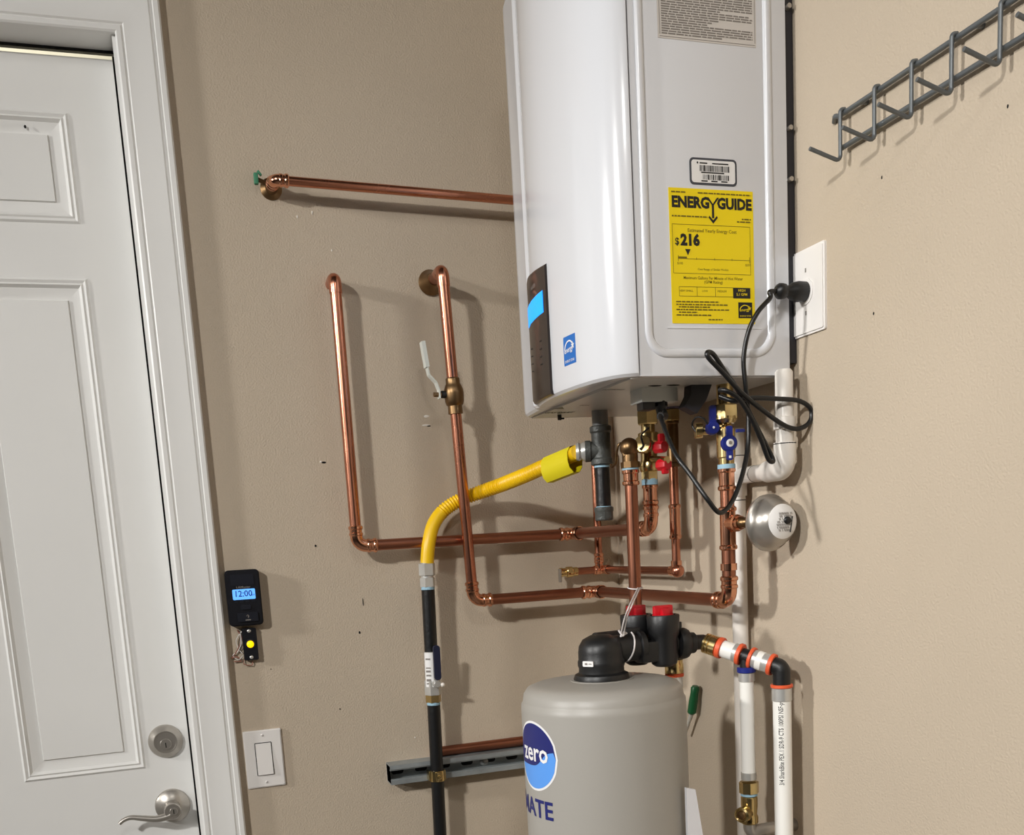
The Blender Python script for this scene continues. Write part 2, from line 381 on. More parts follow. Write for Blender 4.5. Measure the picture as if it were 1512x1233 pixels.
#__SPLIT__
# ================================================================== WATER HEATER
YN, YFAR, ZB, ZT, XS = -.690, -.240, 1.642, 2.338, -.016
t = thing('water_heater', (XS, (YN + YFAR) / 2, ZB), 'large white enamel tankless water heater hung on the right wall', 'water heater')
wh = t
prof = [(-.266, -.2385), (-.278, -.2395), (-.2845, -.2430), (-.2880, -.2500), (-.2905, -.2630), (-.2990, -.3390), (-.3013, -.3460), (-.3073, -.3505), (-.3110, -.3560), (-.3118, -.3630), (-.3098, -.3690), (-.3103, -.3740), (-.3140, -.3830), (-.3185, -.4000), (-.3235, -.4300), (-.3270, -.4640), (-.3285, -.5000),
        (-.3270, -.5450), (-.3230, -.5900), (-.3165, -.6300), (-.3080, -.6550), (-.2990, -.6720), (-.2880, -.6840), (-.2720, -.6925), (-.2690, -.6925), (-.2690, -.6870), (-.2790, -.6760)]
def face_x(y):
    for (xa, ya), (xb, yb) in zip(prof[2:], prof[3:]):
        if yb <= y <= ya: return xa + (xb - xa) * (y - ya) / (yb - ya)
    return -.29
def FR(x, y, lift=0):
    """point on the bowed front seen at pixel x, y"""
    r = RT * ((x - PX) / F) + DN * ((y - PY) / F) + FW; best = None
    for k in range(2000):
        tt = 1.25 + k * .0003; p = CAM + r * tt
        if p.x >= face_x(p.y) and -.69 < p.y < -.2: return V((face_x(p.y) - lift, p.y, p.z))
    return P(x, y, X=-.31)
# cover: the profile swept vertically, edges rolled in at top and bottom
cen = V((-.10, -.46, 0))
def cov(k, z, ins):
    x, y = prof[k]; d = V((x, y, 0)) - cen; d.normalize(); return V((x - d.x * ins, y - d.y * ins, z))
mb = MB(); R = []
for z, ins in ((ZB + .002, .030), (ZB, .012), (ZB + .001, .006), (ZB + .005, .0015), (ZB + .012, 0), (ZT - .012, 0), (ZT - .004, .003), (ZT, .010), (ZT, .04)):
    R.append([cov(k, z, ins) for k in range(len(prof))])
mb.rings(R)
mb.build('front_cover', enamel_m, t, sharp=28)
# body box behind the cover
mb = MB(); mb.box(((XS - .266) / 2, (YN + YFAR) / 2, (ZB + ZT) / 2), (.266 + XS, YFAR - YN, ZT - ZB), .003)
body = mb.build('body_shell', enamel_m, t)
MB().box((-.290 / 2, (YN + YFAR) / 2, ZB + .001), (.262, YFAR - YN - .02, .005)).build('base_sheet', plate_m, t)
MB().box((XS / 2 - .001, (YN + YFAR) / 2, (ZB + ZT) / 2 + .004), (-XS - .002, YFAR - YN - .01, ZT - ZB - .03)).build('mounting_bracket', bracket_m, t)
for x, y in ((1163, 192), (1163, 268), (1160, 14)):
    p = P(x, y, X=-.010); MB().cyl(V((-.011, YN + .007, p.z)), V((-.011, YN - .003, p.z)), .0035, seg=10).build('screw', nickel_m, t)
# embossed ridge round the side panel: bottom left corner, up both sides
def side(x, y, lift=0): q = P(x, y, Y=YN); q.y = YN - lift; return q
bl, br = side(958, 522), side(1141, 521)
xl, xr, zb = side(951, 300).x, side(1136, 300).x, (bl.z + br.z) / 2
zt = ZT - .035
path = fillet([(xl, YN, (zt + zb) / 2), (xl, YN, zb), (xr, YN, zb), (xr, YN, zt), (xl, YN, zt), (xl, YN, (zt + zb) / 2 + .001)], .030, 8)
cx_, cz_ = (xl + xr) / 2, (zb + zt) / 2
def ridge(wd, hgt):
    R = []
    n = len(path) - 1
    for i in range(n):
        d = (path[(i + 1) % n] - path[i - 1]).normalized(); nn = V((d.z, 0, -d.x))
        R.append([path[i] + nn * a + V((0, -b, 0)) for a, b in ((-wd / 2, -.001), (-wd / 2, 0), (-wd / 3, hgt * .8), (-wd / 8, hgt), (wd / 8, hgt), (wd / 3, hgt * .8), (wd / 2, 0), (wd / 2, -.001))])
    m_ = MB(); m_.rings(R, closed=True); return m_
ridge(.0135, .0038).build('panel_ridge', enamel_m, t, sharp=50)
a, b = side(985, 484), side(1125, 483)
MB().box(((a.x + b.x) / 2, YN - .0003, a.z), (b.x - a.x, .0016, .0022), .0006).build('panel_crease', enamel_m, t)

# ---- labels on the side panel
def sticker(name, x0, x1, z0, z1, m, y=YN, th=.0006, r=.0008, par=t, label=None):
    return MB().prism(rrect(x1 - x0, z1 - z0, r, 4), ((x0 + x1) / 2, y, (z0 + z1) / 2), (1, 0, 0), (0, 0, 1), (0, -1, 0), th).build(name, m, par, label=label)
def bar(mb, x0, x1, z, h, y): mb.box(((x0 + x1) / 2, y, z), (x1 - x0, .0002, h))
a, b = side(971, 52), side(1116, 61)
wl = sticker('notice_label', a.x, b.x, a.z - .003, 2.20, warn_m, label='grey printed notice label')
mb = MB(); z = a.z + .0035; rnd = random.Random(3)
while z < 2.19:
    x = a.x + .006; end = b.x - .006 - (rnd.random() < .3) * rnd.random() * .09
    while x < end:
        l = min(rnd.uniform(.004, .016), end - x); bar(mb, x, x + l, z, .0017, YN - .0008); x += l + .0014
    z += .0031
mb.build('print', greyink_m, wl)
mb = MB()
for x in (a.x + .003, b.x - .002): mb.box((x, YN - .0008, (a.z + 2.2) / 2), (.0006, .0002, 2.196 - a.z))
bar(mb, a.x + .003, b.x - .002, a.z - .0005, .0006, YN - .0008); mb.build('border', greyink_m, wl)

a, b = side(1017.5, 233), side(1088, 275)
bl_ = sticker('barcode_border', a.x, b.x, b.z - .001, a.z + .001, mat('dark_grey_print', (66, 68, 76), .5), r=.006)
bi = sticker('barcode_label', a.x + .003, b.x - .003, b.z + .002, a.z - .002, paper_m, y=YN - .0006, th=.0003, r=.004, par=t, label='white barcode label with dark rounded border')
mb = MB(); rnd = random.Random(8); yy = YN - .0011
W_ = b.x - a.x; zt_, zb_ = a.z, b.z; hh = zt_ - zb_
x = a.x + .016
while x < b.x - .012:
    l = rnd.choice((.0006, .0009, .0015)); mb.box((x, yy, zt_ - hh * .38), (l, .0002, .008)); x += l + rnd.choice((.0007, .001, .0014))
x = a.x + .021
while x < b.x - .014:
    l = rnd.choice((.0006, .001, .0018)); mb.box((x, yy, zt_ - hh * .72), (l, .0002, .007)); x += l + rnd.choice((.0007, .0012, .0018))
mb.sphere((a.x + .0125, yy, zt_ - hh * .17), (.0012, .0002, .0016), 8)
for x0, x1, f in ((.016, .028, .18), (.036, .062, .18), (.018, .055, .545), (.018, .028, .875), (.034, .044, .875), (.050, .060, .875)): bar(mb, a.x + x0, min(a.x + x1, b.x - .006), zt_ - hh * f, .0016, yy)
mb.build('barcode', ink_m, bi)

# energy guide
a, b = side(987.3, 276.5), side(992, 477.5); c_ = side(1114, 477)
x0, z0 = (a.x + b.x) / 2, b.z; W_, H_ = c_.x - b.x, a.z - b.z
eg = sticker('energy_label', x0, x0 + W_, z0, z0 + H_, labely_m, label='yellow energy guide label with black print')
yy = YN - .0009
def L(u, v): return V((x0 + u * W_, yy, z0 + v * H_))
def tx(mb, s, u, v, size, bold=.0, align='LEFT', sx=1.0):
    put_text(mb, s, size, lambda p, q: V((x0 + u * W_ + p, yy, z0 + v * H_ + q)), bold, align, sx)
mb = MB()
tx(mb, 'ENERG', .030, .862, .0203, .048, sx=.955); tx(mb, 'GUIDE', .566, .862, .0203, .048, sx=.94)
bx = L(.515, 0).x
for s in (-1, 1): mb.prism([(s * .0085 - .0017, .0145), (s * .0085 + .0017, .0145), (.0014, .004), (-.0014, .004)], (bx, yy + .0001, z0 + .862 * H_), (1, 0, 0), (0, 0, 1), (0, -1, 0), .0002)
mb.box((bx, yy, z0 + .842 * H_), (.0034, .0002, .0195))
for s in (-1, 1): mb.prism([(0, -.0225), (0, -.018), (s * .0062, -.012), (s * .0075, -.0145)], (bx, yy + .0001, z0 + .872 * H_), (1, 0, 0), (0, 0, 1), (0, -1, 0), .0002)
mb.build('heading_print', ink_m, eg); mb = MB(); tx(mb, '$', .055, .585, .0135, .018); tx(mb, '216', .125, .585, .0205, .055, sx=.98)
mb.prism([(-.0042, .0035), (.0042, .0035), (0, -.005)], (L(.205, 0).x, yy + .0001, L(0, .535).z), (1, 0, 0), (0, 0, 1), (0, -1, 0), .0002)
mb.build('heavy_print', ink_m, eg)
mb = MB()
tx(mb, 'Estimated Yearly Energy Cost', .50, .682, .0066, .006, 'CENTER'); tx(mb, 'Maximum Gallons Per Minute of Hot Water', .50, .332, .0058, .006, 'CENTER', .93); tx(mb, '(GPM Rating)', .50, .303, .0056, .006, 'CENTER')
tx(mb, 'Cost Range of Similar Models', .50, .400, .0042, 0, 'CENTER')
for u, s in ((.175, 'VERY SMALL'), (.395, 'LOW'), (.60, 'MEDIUM')): tx(mb, s, u, .238, .0040, 0, 'CENTER')
bar(mb, L(.09, 0).x, L(.945, 0).x, L(0, .483).z, .0006, yy)
for u, h in ((.09, .008), (.945, .008), (.305, .003), (.52, .003), (.73, .003)): mb.box(L(u, .485), (.0006, .0002, h))
bar(mb, L(.09, 0).x, L(.19, 0).x, L(0, .492).z, .0022, yy)
for u, s in ((.11, '$195'), (.925, '$259')): tx(mb, s, u, .44, .0046, 0, 'CENTER')
for v0, v1, u0, u1 in ((.375, .735, .03, .955), (.205, .275, .09, .74)):
    A_, B_ = L(u0, v0), L(u1, v1)
    for z in (A_.z, B_.z): bar(mb, A_.x, B_.x, z, .0005, yy)
    for x in (A_.x, B_.x): mb.box((x, yy, (A_.z + B_.z) / 2), (.0005, .0002, B_.z - A_.z))
for u in (.30, .52): mb.box(L(u, .24), (.0005, .0002, .013))
rnd = random.Random(5)
for v, u0, u1 in ((.970, .03, .2), (.970, .34, .97), (.795, .03, .45), (.790, .86, .97), (.770, .80, .97), (.163, .05, .56), (.142, .05, .67), (.124, .08, .45), (.104, .05, .68), (.084, .08, .30), (.063, .05, .47), (.030, .43, .60)):
    u = u0
    while u < u1:
        l = min(rnd.uniform(.02, .06), u1 - u); bar(mb, L(u, 0).x, L(u + l, 0).x, L(0, v).z, .0018, yy); u += l + .009
mb.build('fine_print', yink_m, eg)
mb = MB(); A_, B_ = L(.735, .195), L(.945, .275); mb.box((A_ + B_) / 2, (B_.x - A_.x, .0002, B_.z - A_.z)); A_, B_ = L(.795, .045), L(.965, .165); mb.box((A_ + B_) / 2, (B_.x - A_.x, .0002, B_.z - A_.z)); mb.build('black_box', ink_m, eg)
mb = MB(); yy -= .0003; tx(mb, 'HIGH', .84, .246, .0050, .01, 'CENTER'); tx(mb, '5.1 GPM', .84, .215, .0052, .01, 'CENTER')
def energy_star(mb, fn, s):
    """white arc, scribbled word and star in a unit square mapped by fn(u, v)"""
    n = 14
    for k in range(n):
        a0, a1 = PI * (.97 - .80 * k / n), PI * (.97 - .80 * (k + 1) / n)
        q = [fn(.48 + r * math.cos(a_), .50 + r * math.sin(a_) * .85) for r, a_ in ((.40, a0), (.40, a1), (.34, a1), (.34, a0))]
        mb.bm.faces.new([mb.bm.verts.new(v) for v in q])
    pts = []
    for k in range(10):
        r = .15 if k % 2 == 0 else .06; a_ = PI / 2 + k * PI / 5; pts.append((.80 + r * math.cos(a_), .62 + r * math.sin(a_)))
    mb.bm.faces.new([mb.bm.verts.new(fn(*p_)) for p_ in pts])
    b_ = text_bm('energy', .27 , .008, 'CENTER')
    for v in b_.verts: v.co = fn(.44 + v.co.x, .44 + v.co.y + v.co.x * .08)
    mb.join(b_)
    b_ = text_bm('ENERGY STAR', .125, .006, 'CENTER')
    for v in b_.verts: v.co = fn(.5 + v.co.x, .09 + v.co.y)
    mb.join(b_)
A_, B_ = L(.795, .045), L(.965, .165)
energy_star(mb, lambda u, v: V((A_.x + u * (B_.x - A_.x), yy, A_.z + v * (B_.z - A_.z))), 1)
mb.build('reversed_print', labely_m, eg)

# ---- control panel on the bowed front: outline traced as surface points in (Y, Z)
def patch(corners, n, lift, th, name, m, par, label=None):
    """surface patch on the bow between two edges given as (y, ztop, zbot) columns"""
    R = []
    for y, z1, z0_ in corners:
        x = face_x(y); R.append([V((x - lift, y, z1)), V((x - lift - th * .6, y, z1 - .001)), V((x - lift - th, y, z1 - .003)), V((x - lift - th, y, z0_ + .003)), V((x - lift - th * .6, y, z0_ + .001)), V((x - lift, y, z0_)), V((x + .002, y, z0_)), V((x + .002, y, z1))])
    m_ = MB(); m_.rings(R); return m_.build(name, m, par, 25, label)
q1, q2, q3, q4 = FR(781, 411), FR(806, 390), FR(790, 596), FR(818, 584)
yA, yB = (q1.y + q3.y) / 2, (q2.y + q4.y) / 2
print('panel', yA, yB, q1.z, q2.z, q3.z, q4.z)
zt0, zt1, zb0, zb1 = q1.z, q2.z, q3.z, q4.z
cols_ = []
for k in range(9):
    f = k / 8; y = yA + (yB - yA) * f; e = .006 * (max(0, 1 - f * 6)) ** 2
    cols_.append((y, zt0 + (zt1 - zt0) * f - e, ZB + .004 + e))
cp = patch(cols_, 8, .0005, .0035, 'control_panel', gloss_m, t, 'glossy dark control panel with a blue screen')
s1, s2, s3 = FR(783, 455), FR(805, 441), FR(785, 485)
cs = [(s1.y + (s2.y - s1.y) * k / 5, s1.z, s3.z) for k in range(6)]
patch(cs, 5, .0042, .0006, 'screen', lcd_m, cp, 'lit blue screen')
mb = MB()
k1, k2 = FR(788, 505), FR(803, 555); zz = [k1.z - .012 * i for i in range(5)]
for u in (.25, .72):
    for z in zz[:4]:
        y = yA + (yB - yA) * u; MB().box((face_x(y) - .0043, y, z - .012), (.0006, .010, .0016), .0002).build('touch_key', ink_m, cp)
mb = MB(); yb_ = yA + (yB - yA) * .5; zz_ = FR(793, 424).z
put_text(mb, 'NAVIEN', .009, lambda a, b: V((face_x(yb_ - a) - .0044, yb_ - a, zz_ + b)), .005, 'CENTER'); mb.build('lettering', greyink_m, cp)
# blue star sticker on the front
e1, e2, e3, e4 = FR(832, 499), FR(849, 491), FR(834, 542), FR(851, 534)
ya, yb2 = (e1.y + e3.y) / 2, (e2.y + e4.y) / 2; za, zb2 = (e1.z + e2.z) / 2, (e3.z + e4.z) / 2
st = patch([(ya + (yb2 - ya) * k / 4, za, zb2) for k in range(5)], 4, .0002, .0004, 'star_sticker', star_m, t, 'blue star sticker')
mb = MB(); energy_star(mb, lambda u, v: V((face_x(ya + (yb2 - ya) * u) - .0009, ya + (yb2 - ya) * u, zb2 + (za - zb2) * v)), 1)
bar_z = zb2 + (za - zb2) * .27
mb.build('print', paper_m, st)

# ---- underside fittings
def under(x, y, z=ZB): return P(x, y, Z=z)
for x, y in ((967, 569.5), (994, 568.5)):
    p = under(x, y, ZB - .0015); MB().sphere(p, (.012, .005, .0012), 10).build('vent_slot', hole_m, t)
p1 = P(957, 588, X=-.20)
jb = MB().box((p1.x + .01, p1.y, ZB - .008), (.062, .042, .030), .002).build('junction_box', mat('pale_grey_plastic', (204, 207, 204), .45), t, label='pale grey junction box')
pj = V((p1.x + .01, p1.y, ZB - .023))
MB().box(pj + V((-.018, -.008, -.005)), (.022, .022, .013), .002).build('gland', blackpl_m, jb)
g0 = pj + V((.006, -.010, 0))
MB().lathe([(.011, .002), (.011, -.006), (.008, -.010), (.006, -.020)], g0, (0, 0, 1)).build('strain_relief', blackpl_m, jb)
p = under(826, 613, ZB - .002); MB().box(p + V((0, 0, -.004)), (.007, .004, .010), .001).box(p + V((.005, 0, -.006)), (.008, .003, .003), .0008).build('edge_clip', blackpl_m, t)
# black plastic duct clip
a_, b_ = P(1038, 568, X=-.12), P(1018, 600, X=-.15)
mb = MB(); mb.rings([[a_ + V(d) for d in ((-.024, -.010, .012), (.016, -.010, .012), (.016, .014, .012), (-.024, .014, .012))], [lerp(a_, b_, .5) + V(d) for d in ((-.014, -.010, 0), (.012, -.010, -.008), (.012, .014, -.008), (-.014, .014, 0))],
                     [b_ + V(d) for d in ((-.013, -.009, -.002), (.008, -.009, -.012), (.008, .012, -.012), (-.013, .012, -.002))]])
mb.build('cable_clip', bracket_m, t)
# printed arrows and words on the base
zp = ZB - .0018
def base_print(px, py, s, size, m):
    o = under(px, py, zp)
    put_text(m, s, size, lambda a, b: V((o.x + a, o.y - b * 1.7, zp)), .03, 'CENTER')
    return o
for px, py, s_, sz_ in ((824, 610, 'GAS INLET', .0115), (862, 599, 'DRAIN', .0055), (905, 576, 'HOT OUTLET', .006)):
    mb = MB(); o = base_print(px, py, s_, sz_, mb); mb.build('marking', ink_m, t)
o = under(824, 604, zp)
mb = MB(); mb.prism([(-.011, 0), (.011, 0), (0, .022)], o, (1, 0, 0), (0, -1, 0), (0, 0, -1), .0003); mb.build('marking', greyink_m, t)
#__SPLIT__
# ================================================================== GAS LINE
Rg = .0134
AG = -.178
gt = P(886, 620, X=AG); gx, gy = gt.x, gt.y
t = thing('gas_tee', (gx, gy, P(893, 766, X=AG).z), 'grey iron gas tee and black drip leg below the heater', 'gas fitting')
def gz(y): return P(889, y, X=AG).z
def gp(z): return V((gx, gy, z))
MB().cyl(gp(gz(632)), gp(ZB + .003), .0145).build('nipple', grey_m, t)
z1, z0_ = gz(628), gz(687); zc = gz(665)
mb = MB(); mb.lathe([(.0165, 0), (.0195, .002), (.0195, .010), (.0172, .013), (.0172, z1 - z0_ - .013), (.0195, z1 - z0_ - .010), (.0195, z1 - z0_ - .002), (.0165, z1 - z0_)], gp(z0_), (0, 0, 1))
out = P(855, 666, Y=gy - .004); dirg = V((-.93, .36, 0)).normalized()
mb.lathe([(.0165, .0), (.0165, .018), (.0188, .020), (.0188, .029), (.016, .030)], gp(zc), dirg)
mb.build('tee', malle_m, t)
MB().lathe([(.0165, .026), (.0175, .029), (.0165, .033), (.014, .037), (.0165, .041), (.014, .046)], gp(zc), dirg, 24).build('flare_nut', chrome_m, t)
MB().cyl(gp(z0_ + .004), gp(z0_ - .004), .0141).build('thread_tape', tape_m, t)
MB().cyl(gp(gz(752)), gp(z0_), Rg).build('drip_leg', iron_m, t)
MB().cyl(gp(gz(752)), gp(gz(748)), .0141).build('thread_tape', tape_m, t)
mb = MB(); mb.lathe([(.014, 0), (.0165, .002), (.0165, .015), (.0175, .017), (.0175, .023), (.0165, .024)], gp(gz(769)), (0, 0, 1)); mb.box(gp(gz(769)) + V((0, -.014, .009)), (.014, .006, .012), .001); mb.build('cap', malle_m, t)

yg = -.058
g0_ = gp(zc) + dirg * .042
gn = g0_.y
pts = [g0_, P(846, 671.5, Y=gn + .020), P(830, 678, Y=gn + .050), P(812, 685.5, Y=gn + .084), P(795, 693, Y=gn + .114), P(770, 704, Y=gn + .155), P(740, 716, Y=-.102), P(706, 728, Y=-.064), P(680, 738, Y=-.053), P(655, 754, Y=-.050), P(640, 775, Y=-.053), P(633, 803, Y=yg), P(630.5, 832, Y=yg)]
print('gas', gx, gy, gn)
def gas_r(a, i):
    return .0138
sp = smooth(pts, 10)
tot = sum((b - a).length for a, b in zip(sp, sp[1:]))
fine = []; acc = 0; step = .0011
cum = [0]
for a, b in zip(sp, sp[1:]): cum.append(cum[-1] + (b - a).length)
j = 0; s = 0
while s < tot:
    while cum[j + 1] < s: j += 1
    fine.append(lerp(sp[j], sp[j + 1], (s - cum[j]) / (cum[j + 1] - cum[j]))); s += step
fine.append(sp[-1])
t = thing('gas_connector', pts[-1], 'yellow corrugated flexible gas hose running to the black pipe', 'gas hose')
MB().tube(fine, .0138, 18, rf=lambda a, i: .0134 + (.0012 * math.sin(a / .0060 * 2 * PI) if .080 < a < tot - .110 else .0003)).build('hose', yellow_m, t, 60)
# wrapped tag
a_ = fine[15]; b_ = fine[66]; d = (b_ - a_).normalized()
fx = V((0, 0, 1)); fx = (fx - d * d.z).normalized(); fy = d.cross(fx)
prof_t = [(.0160, 0), (.0140, .0080), (.004, .0155), (-.012, .0175), (-.024, .0150), (-.0330, .007), (-.0330, -.007), (-.024, -.0150), (-.012, -.0175), (.004, -.0155), (.0140, -.0080)]
mb = MB(); R = []
for k in range(15, 88, 6):
    p = fine[k]; R.append([p + fx * x + fy * y for x, y in prof_t])
mb.rings(R, cap=False)
R2 = [[p.lerp(sum(r_, V((0, 0, 0))) / len(r_), .035) for p in r_] for r_ in R]
mb.rings(R2[::-1], cap=False)
mb.build('tag', tag_m, t, label='bright yellow paper tag wrapped round the hose')

xg = lambda y: 630 + (y - 832) * (20 / 401)
def gq(y): return P(xg(y), y, Y=yg)
top = gq(832); bot = gq(1233); gX = top.x
print('gas pipe x', top.x, bot.x)
dg = (bot - top).normalized()
base = top + dg * ((top.z - 0) / -dg.z)
t = thing('gas_pipe', base, 'black iron gas pipe with blue handled valve on the back wall', 'gas pipe')
def seg_g(ya, yb, r, name, m, sg=22, **k): return MB().cyl(gq(ya), gq(yb), r, seg=sg, bev=.001 if sg == 6 else .0006).build(name, m, t, **k)
seg_g(828, 836, .0125, 'ferrule', chrome_m)
seg_g(832, 850, .0168, 'nut', chrome_m, 6); seg_g(850, 854, .013, 'neck', chrome_m); seg_g(853, 867, .0155, 'nut', chrome_m, 6); seg_g(866, 871, .0137, 'thread_tape', tape_m)
seg_g(869, 966, Rg, 'pipe', iron_m)
vb = seg_g(962, 1012, .0150, 'valve_body', chrome_m); seg_g(1004, 1026, .0172, 'valve_hex', chrome_m, 6); seg_g(1024, 1037, .0160, 'brass_nut', brass_m, 6); seg_g(1036, 1041, .0137, 'thread_tape', tape_m)
MB().cyl(gq(1040), base, Rg, seg=22).build('pipe', iron_m, t)
# valve label wrapped on body, handle in front
c = gq(988)
mb = MB(); R = []
for z in (gq(963).z, gq(1013).z):
    o_ = top + dg * ((top.z - z) / -dg.z); R.append([o_ + V((math.cos(a) * .0156, math.sin(a) * .0156, 0)) for a in [math.radians(195 + k * 9) for k in range(9)]] + [o_ + V((math.cos(a) * .0149, math.sin(a) * .0149, 0)) for a in [math.radians(267 - k * 9) for k in range(9)]])
mb.rings(R); lb = mb.build('valve_label', paper_m, vb)
mb = MB()
for zz_, w_ in ((972, .004), (985, .003), (990, .005), (996, .004), (1003, .006), (1008, .003)):
    o_ = top + dg * ((top.z - gq(zz_).z) / -dg.z); an = math.radians(228); pc = o_ + V((math.cos(an) * .0157, math.sin(an) * .0157, 0)); tg = V((-math.sin(an), math.cos(an), 0))
    mb.box(pc, (.010, .0004, w_ * .8), ax=(tg, V((math.cos(an), math.sin(an), 0)), V((0, 0, 1))))
mb.build('print', greyink_m, vb)
st_ = gq(1008)
MB().cyl(st_ + V((.002, -.014, 0)), st_ + V((.003, -.030, 0)), .0075, bev=.001).build('valve_stem', chrome_m, t)
h0 = P(646.5, 1004, Y=yg - .026); h1 = P(644, 953, Y=yg - .032)
mb = MB(); ax_z = (h1 - h0).normalized(); ax_x = V((1, 0, 0)); ax_x = (ax_x - ax_z * ax_x.dot(ax_z)).normalized(); ax_y = ax_z.cross(ax_x)
mb.prism(rrect(.0140, (h1 - h0).length, .006), (h0 + h1) / 2 + ax_y * .003, ax_x, ax_z, -ax_y, .006)
mb.build('lever', mat('navy_vinyl', (30, 34, 58), .4), t, label='dark blue valve lever')
MB().sphere(P(654, 1011, Y=yg - .03), .0045, 12).build('set_screw', pvc_m, t)

# strut channel
s0, s1 = P(577, 1146, Y=-.041), V((-.205, -.041, 0))
zc_ = P(640, 1137, Y=-.041).z
zl, zr = s0.z, P(770, 1120, Y=-.041).z
xr_ = P(770, 1120, Y=-.041).x; slope = (zr - zl) / (xr_ - s0.x); slope = 0.0
zc_ = (zl + zr) / 2; XL, XR = s0.x, -.12
t = thing('strut_channel', (XL, 0, zc_), 'galvanized slotted strut channel behind the black gas pipe on back wall', 'strut')
h_ = .0205
prof_s = [(-h_, 0), (h_, 0), (h_, -.041), (h_ - .009, -.041), (h_ - .009, -.034), (h_ - .0115, -.034), (h_ - .0115, -.0385), (h_ - .0025, -.0385), (h_ - .0025, -.0025), (-h_ + .0025, -.0025), (-h_ + .0025, -.0385), (-h_ + .0115, -.0385), (-h_ + .0115, -.034), (-h_ + .009, -.034), (-h_ + .009, -.041), (-h_, -.041)]
MB().rings([[V((x, y, zc_ + z)) for z, y in prof_s] for x in (XL, XR)]).build('channel', galv_m, t, 20)
for k in range(8):
    x = XL + .022 + k * .0508
    MB().prism(rrect(.026, .0135, .006), (x, -.0025, zc_), (1, 0, 0), (0, 0, 1), (0, -1, 0), .0006).build('slot', hole_m, t)
MB().lathe([(.009, 0), (.009, .002), (.006, .005), (0, .006)], (P(715, 1130, Y=-.003).x, -.0025, zc_ - .004), (0, -1, 0)).build('screw', chrome_m, t)
# pipe clamp
cz = P(646, 1145, Y=yg).z; o_ = top + dg * ((top.z - cz) / -dg.z)
mb = MB(); mb.lathe([(.0137, -.011), (.0152, -.011), (.0152, .011), (.0137, .011)], o_, (0, 0, 1), 28, cap=False); mb.box(o_ + V((0, -.0165, 0)), (.014, .006, .020), .0015)
t2 = thing('pipe_clamp', o_, 'yellow zinc clamp holding the black gas pipe to the strut', 'clamp')
mb.box(o_ + V((-.016, .008, 0)), (.004, .020, .020), .001); mb.box(o_ + V((.016, .008, 0)), (.004, .020, .020), .001); mb.build('strap', brass_m, t2)
MB().lathe([(.0045, 0), (.0045, .003), (.003, .0045)], o_ + V((0, -.0195, 0)), (0, -1, 0), 6).build('screw', brass_m, t2)
# copper pipe lying along the strut
a_, b_ = P(657, 1110, Y=-.02), P(772, 1096, Y=-.02)
t = tag(MB().cyl(V((P(640, 1112, Y=-.02).x, -.012, a_.z)), V((-.10, -.012, (a_.z + b_.z) / 2 + .002)), .0105).build('copper_pipe', copperdk_m), 'dull copper pipe resting along the top of the strut channel', 'pipe')

# ================================================================== COPPER: top stub
r = .0085
y0 = -.05
a_ = V((P(393, 275, Y=0).x, 0, P(393, 277, Y=0).z)); p_ = P(404, 265.5, Y=y0); a_.x = p_.x; a_.z = p_.z; b_ = P(752, 295, Y=y0)
b2 = p_ + (b_ - p_) * 1.35
t = thing('copper_pipe', a_, 'topmost copper pipe running from the wall to behind the heater', 'pipe')
s1_, s2_ = elbow(t, a_, p_, b2, r * 1.1, rad=.012, sock=1.6)
pipe(t, a_ + V((0, .01, 0)), s1_ - V((0, .0, 0)), r, bronze_m); pipe(t, s2_, b2, r, copper_m)
MB().lathe([(.020, 0), (.020, .002), (.012, .008), (.0105, .020)], a_, (0, -1, 0)).build('escutcheon', bronze_m, t)
mb = MB(); q = P(378, 264, Y=-.020)
mb.tube([a_ + V((0, -.018, 0)), lerp(a_ + V((0, -.018, 0)), q, .6), q], .004, 10); mb.build('stem', bronze_m, t)
mb = MB(); mb.box(q + V((0, 0, 0)), (.008, .010, .020), .002); mb.box(q + V((.007, 0, .010)), (.004, .006, .010), .001, ax=(V((.8, 0, .6)), V((0, 1, 0)), V((-.6, 0, .8)))); mb.build('handle', greenv_m, t, label='green patinated valve handle')

# ================================================================== COPPER: hot run (left riser, upper horizontal, hot riser)
r = .0110
ss = -.046; AH = -.12
wp = P(488, 410, Y=0); e1 = P(494, 411, Y=ss); wp = V((e1.x, 0, e1.z + .000))
e2 = P(527, 803, Y=ss); e2.x = (e2.x * 1.0); 
c_ = P(847, 792, X=AH); corner = V((AH, ss, 0)); zH = (e2.z + P(800, 794, Y=ss).z) / 2
e2.z = zH; corner.z = zH
eh = P(962, 783, X=AH); eh.z = zH + .000; toph = V((AH, eh.y, 1.60))
print('hot', e1, e2, corner, eh)
t = thing('hot_water_pipe', wp, 'copper pipe with the leftmost riser, running along the wall to the red valve', 'pipe')
s1_, s2_ = elbow(t, wp + V((0, .02, 0)), e1, e2, r, copper_m, rad=.016, sock=1.0, beads=False)
pipe(t, wp + V((0, .02, 0)), s1_, r, copper_m)
s3, s4 = elbow(t, e1, e2, corner, r)
pipe(t, s2_, s3, r, copper_m)
s5, s6 = elbow(t, e2, corner, eh, r, rad=.014); pipe(t, s4, s5, r, copperdk_m)
hv0 = P(967, 712, X=AH)
hz = lambda y: P(966, y, X=AH).z
s7, s8 = elbow(t, corner, eh, toph, r); pipe(t, s6, s7, r, copperdk_m)
H_ = lambda z: V((AH, eh.y, z))
sleeve(t, s8, H_(hz(730)), r * .98, copper_m, 'pipe', beads=False); sleeve(t, H_(hz(745)), H_(hz(714)), r)
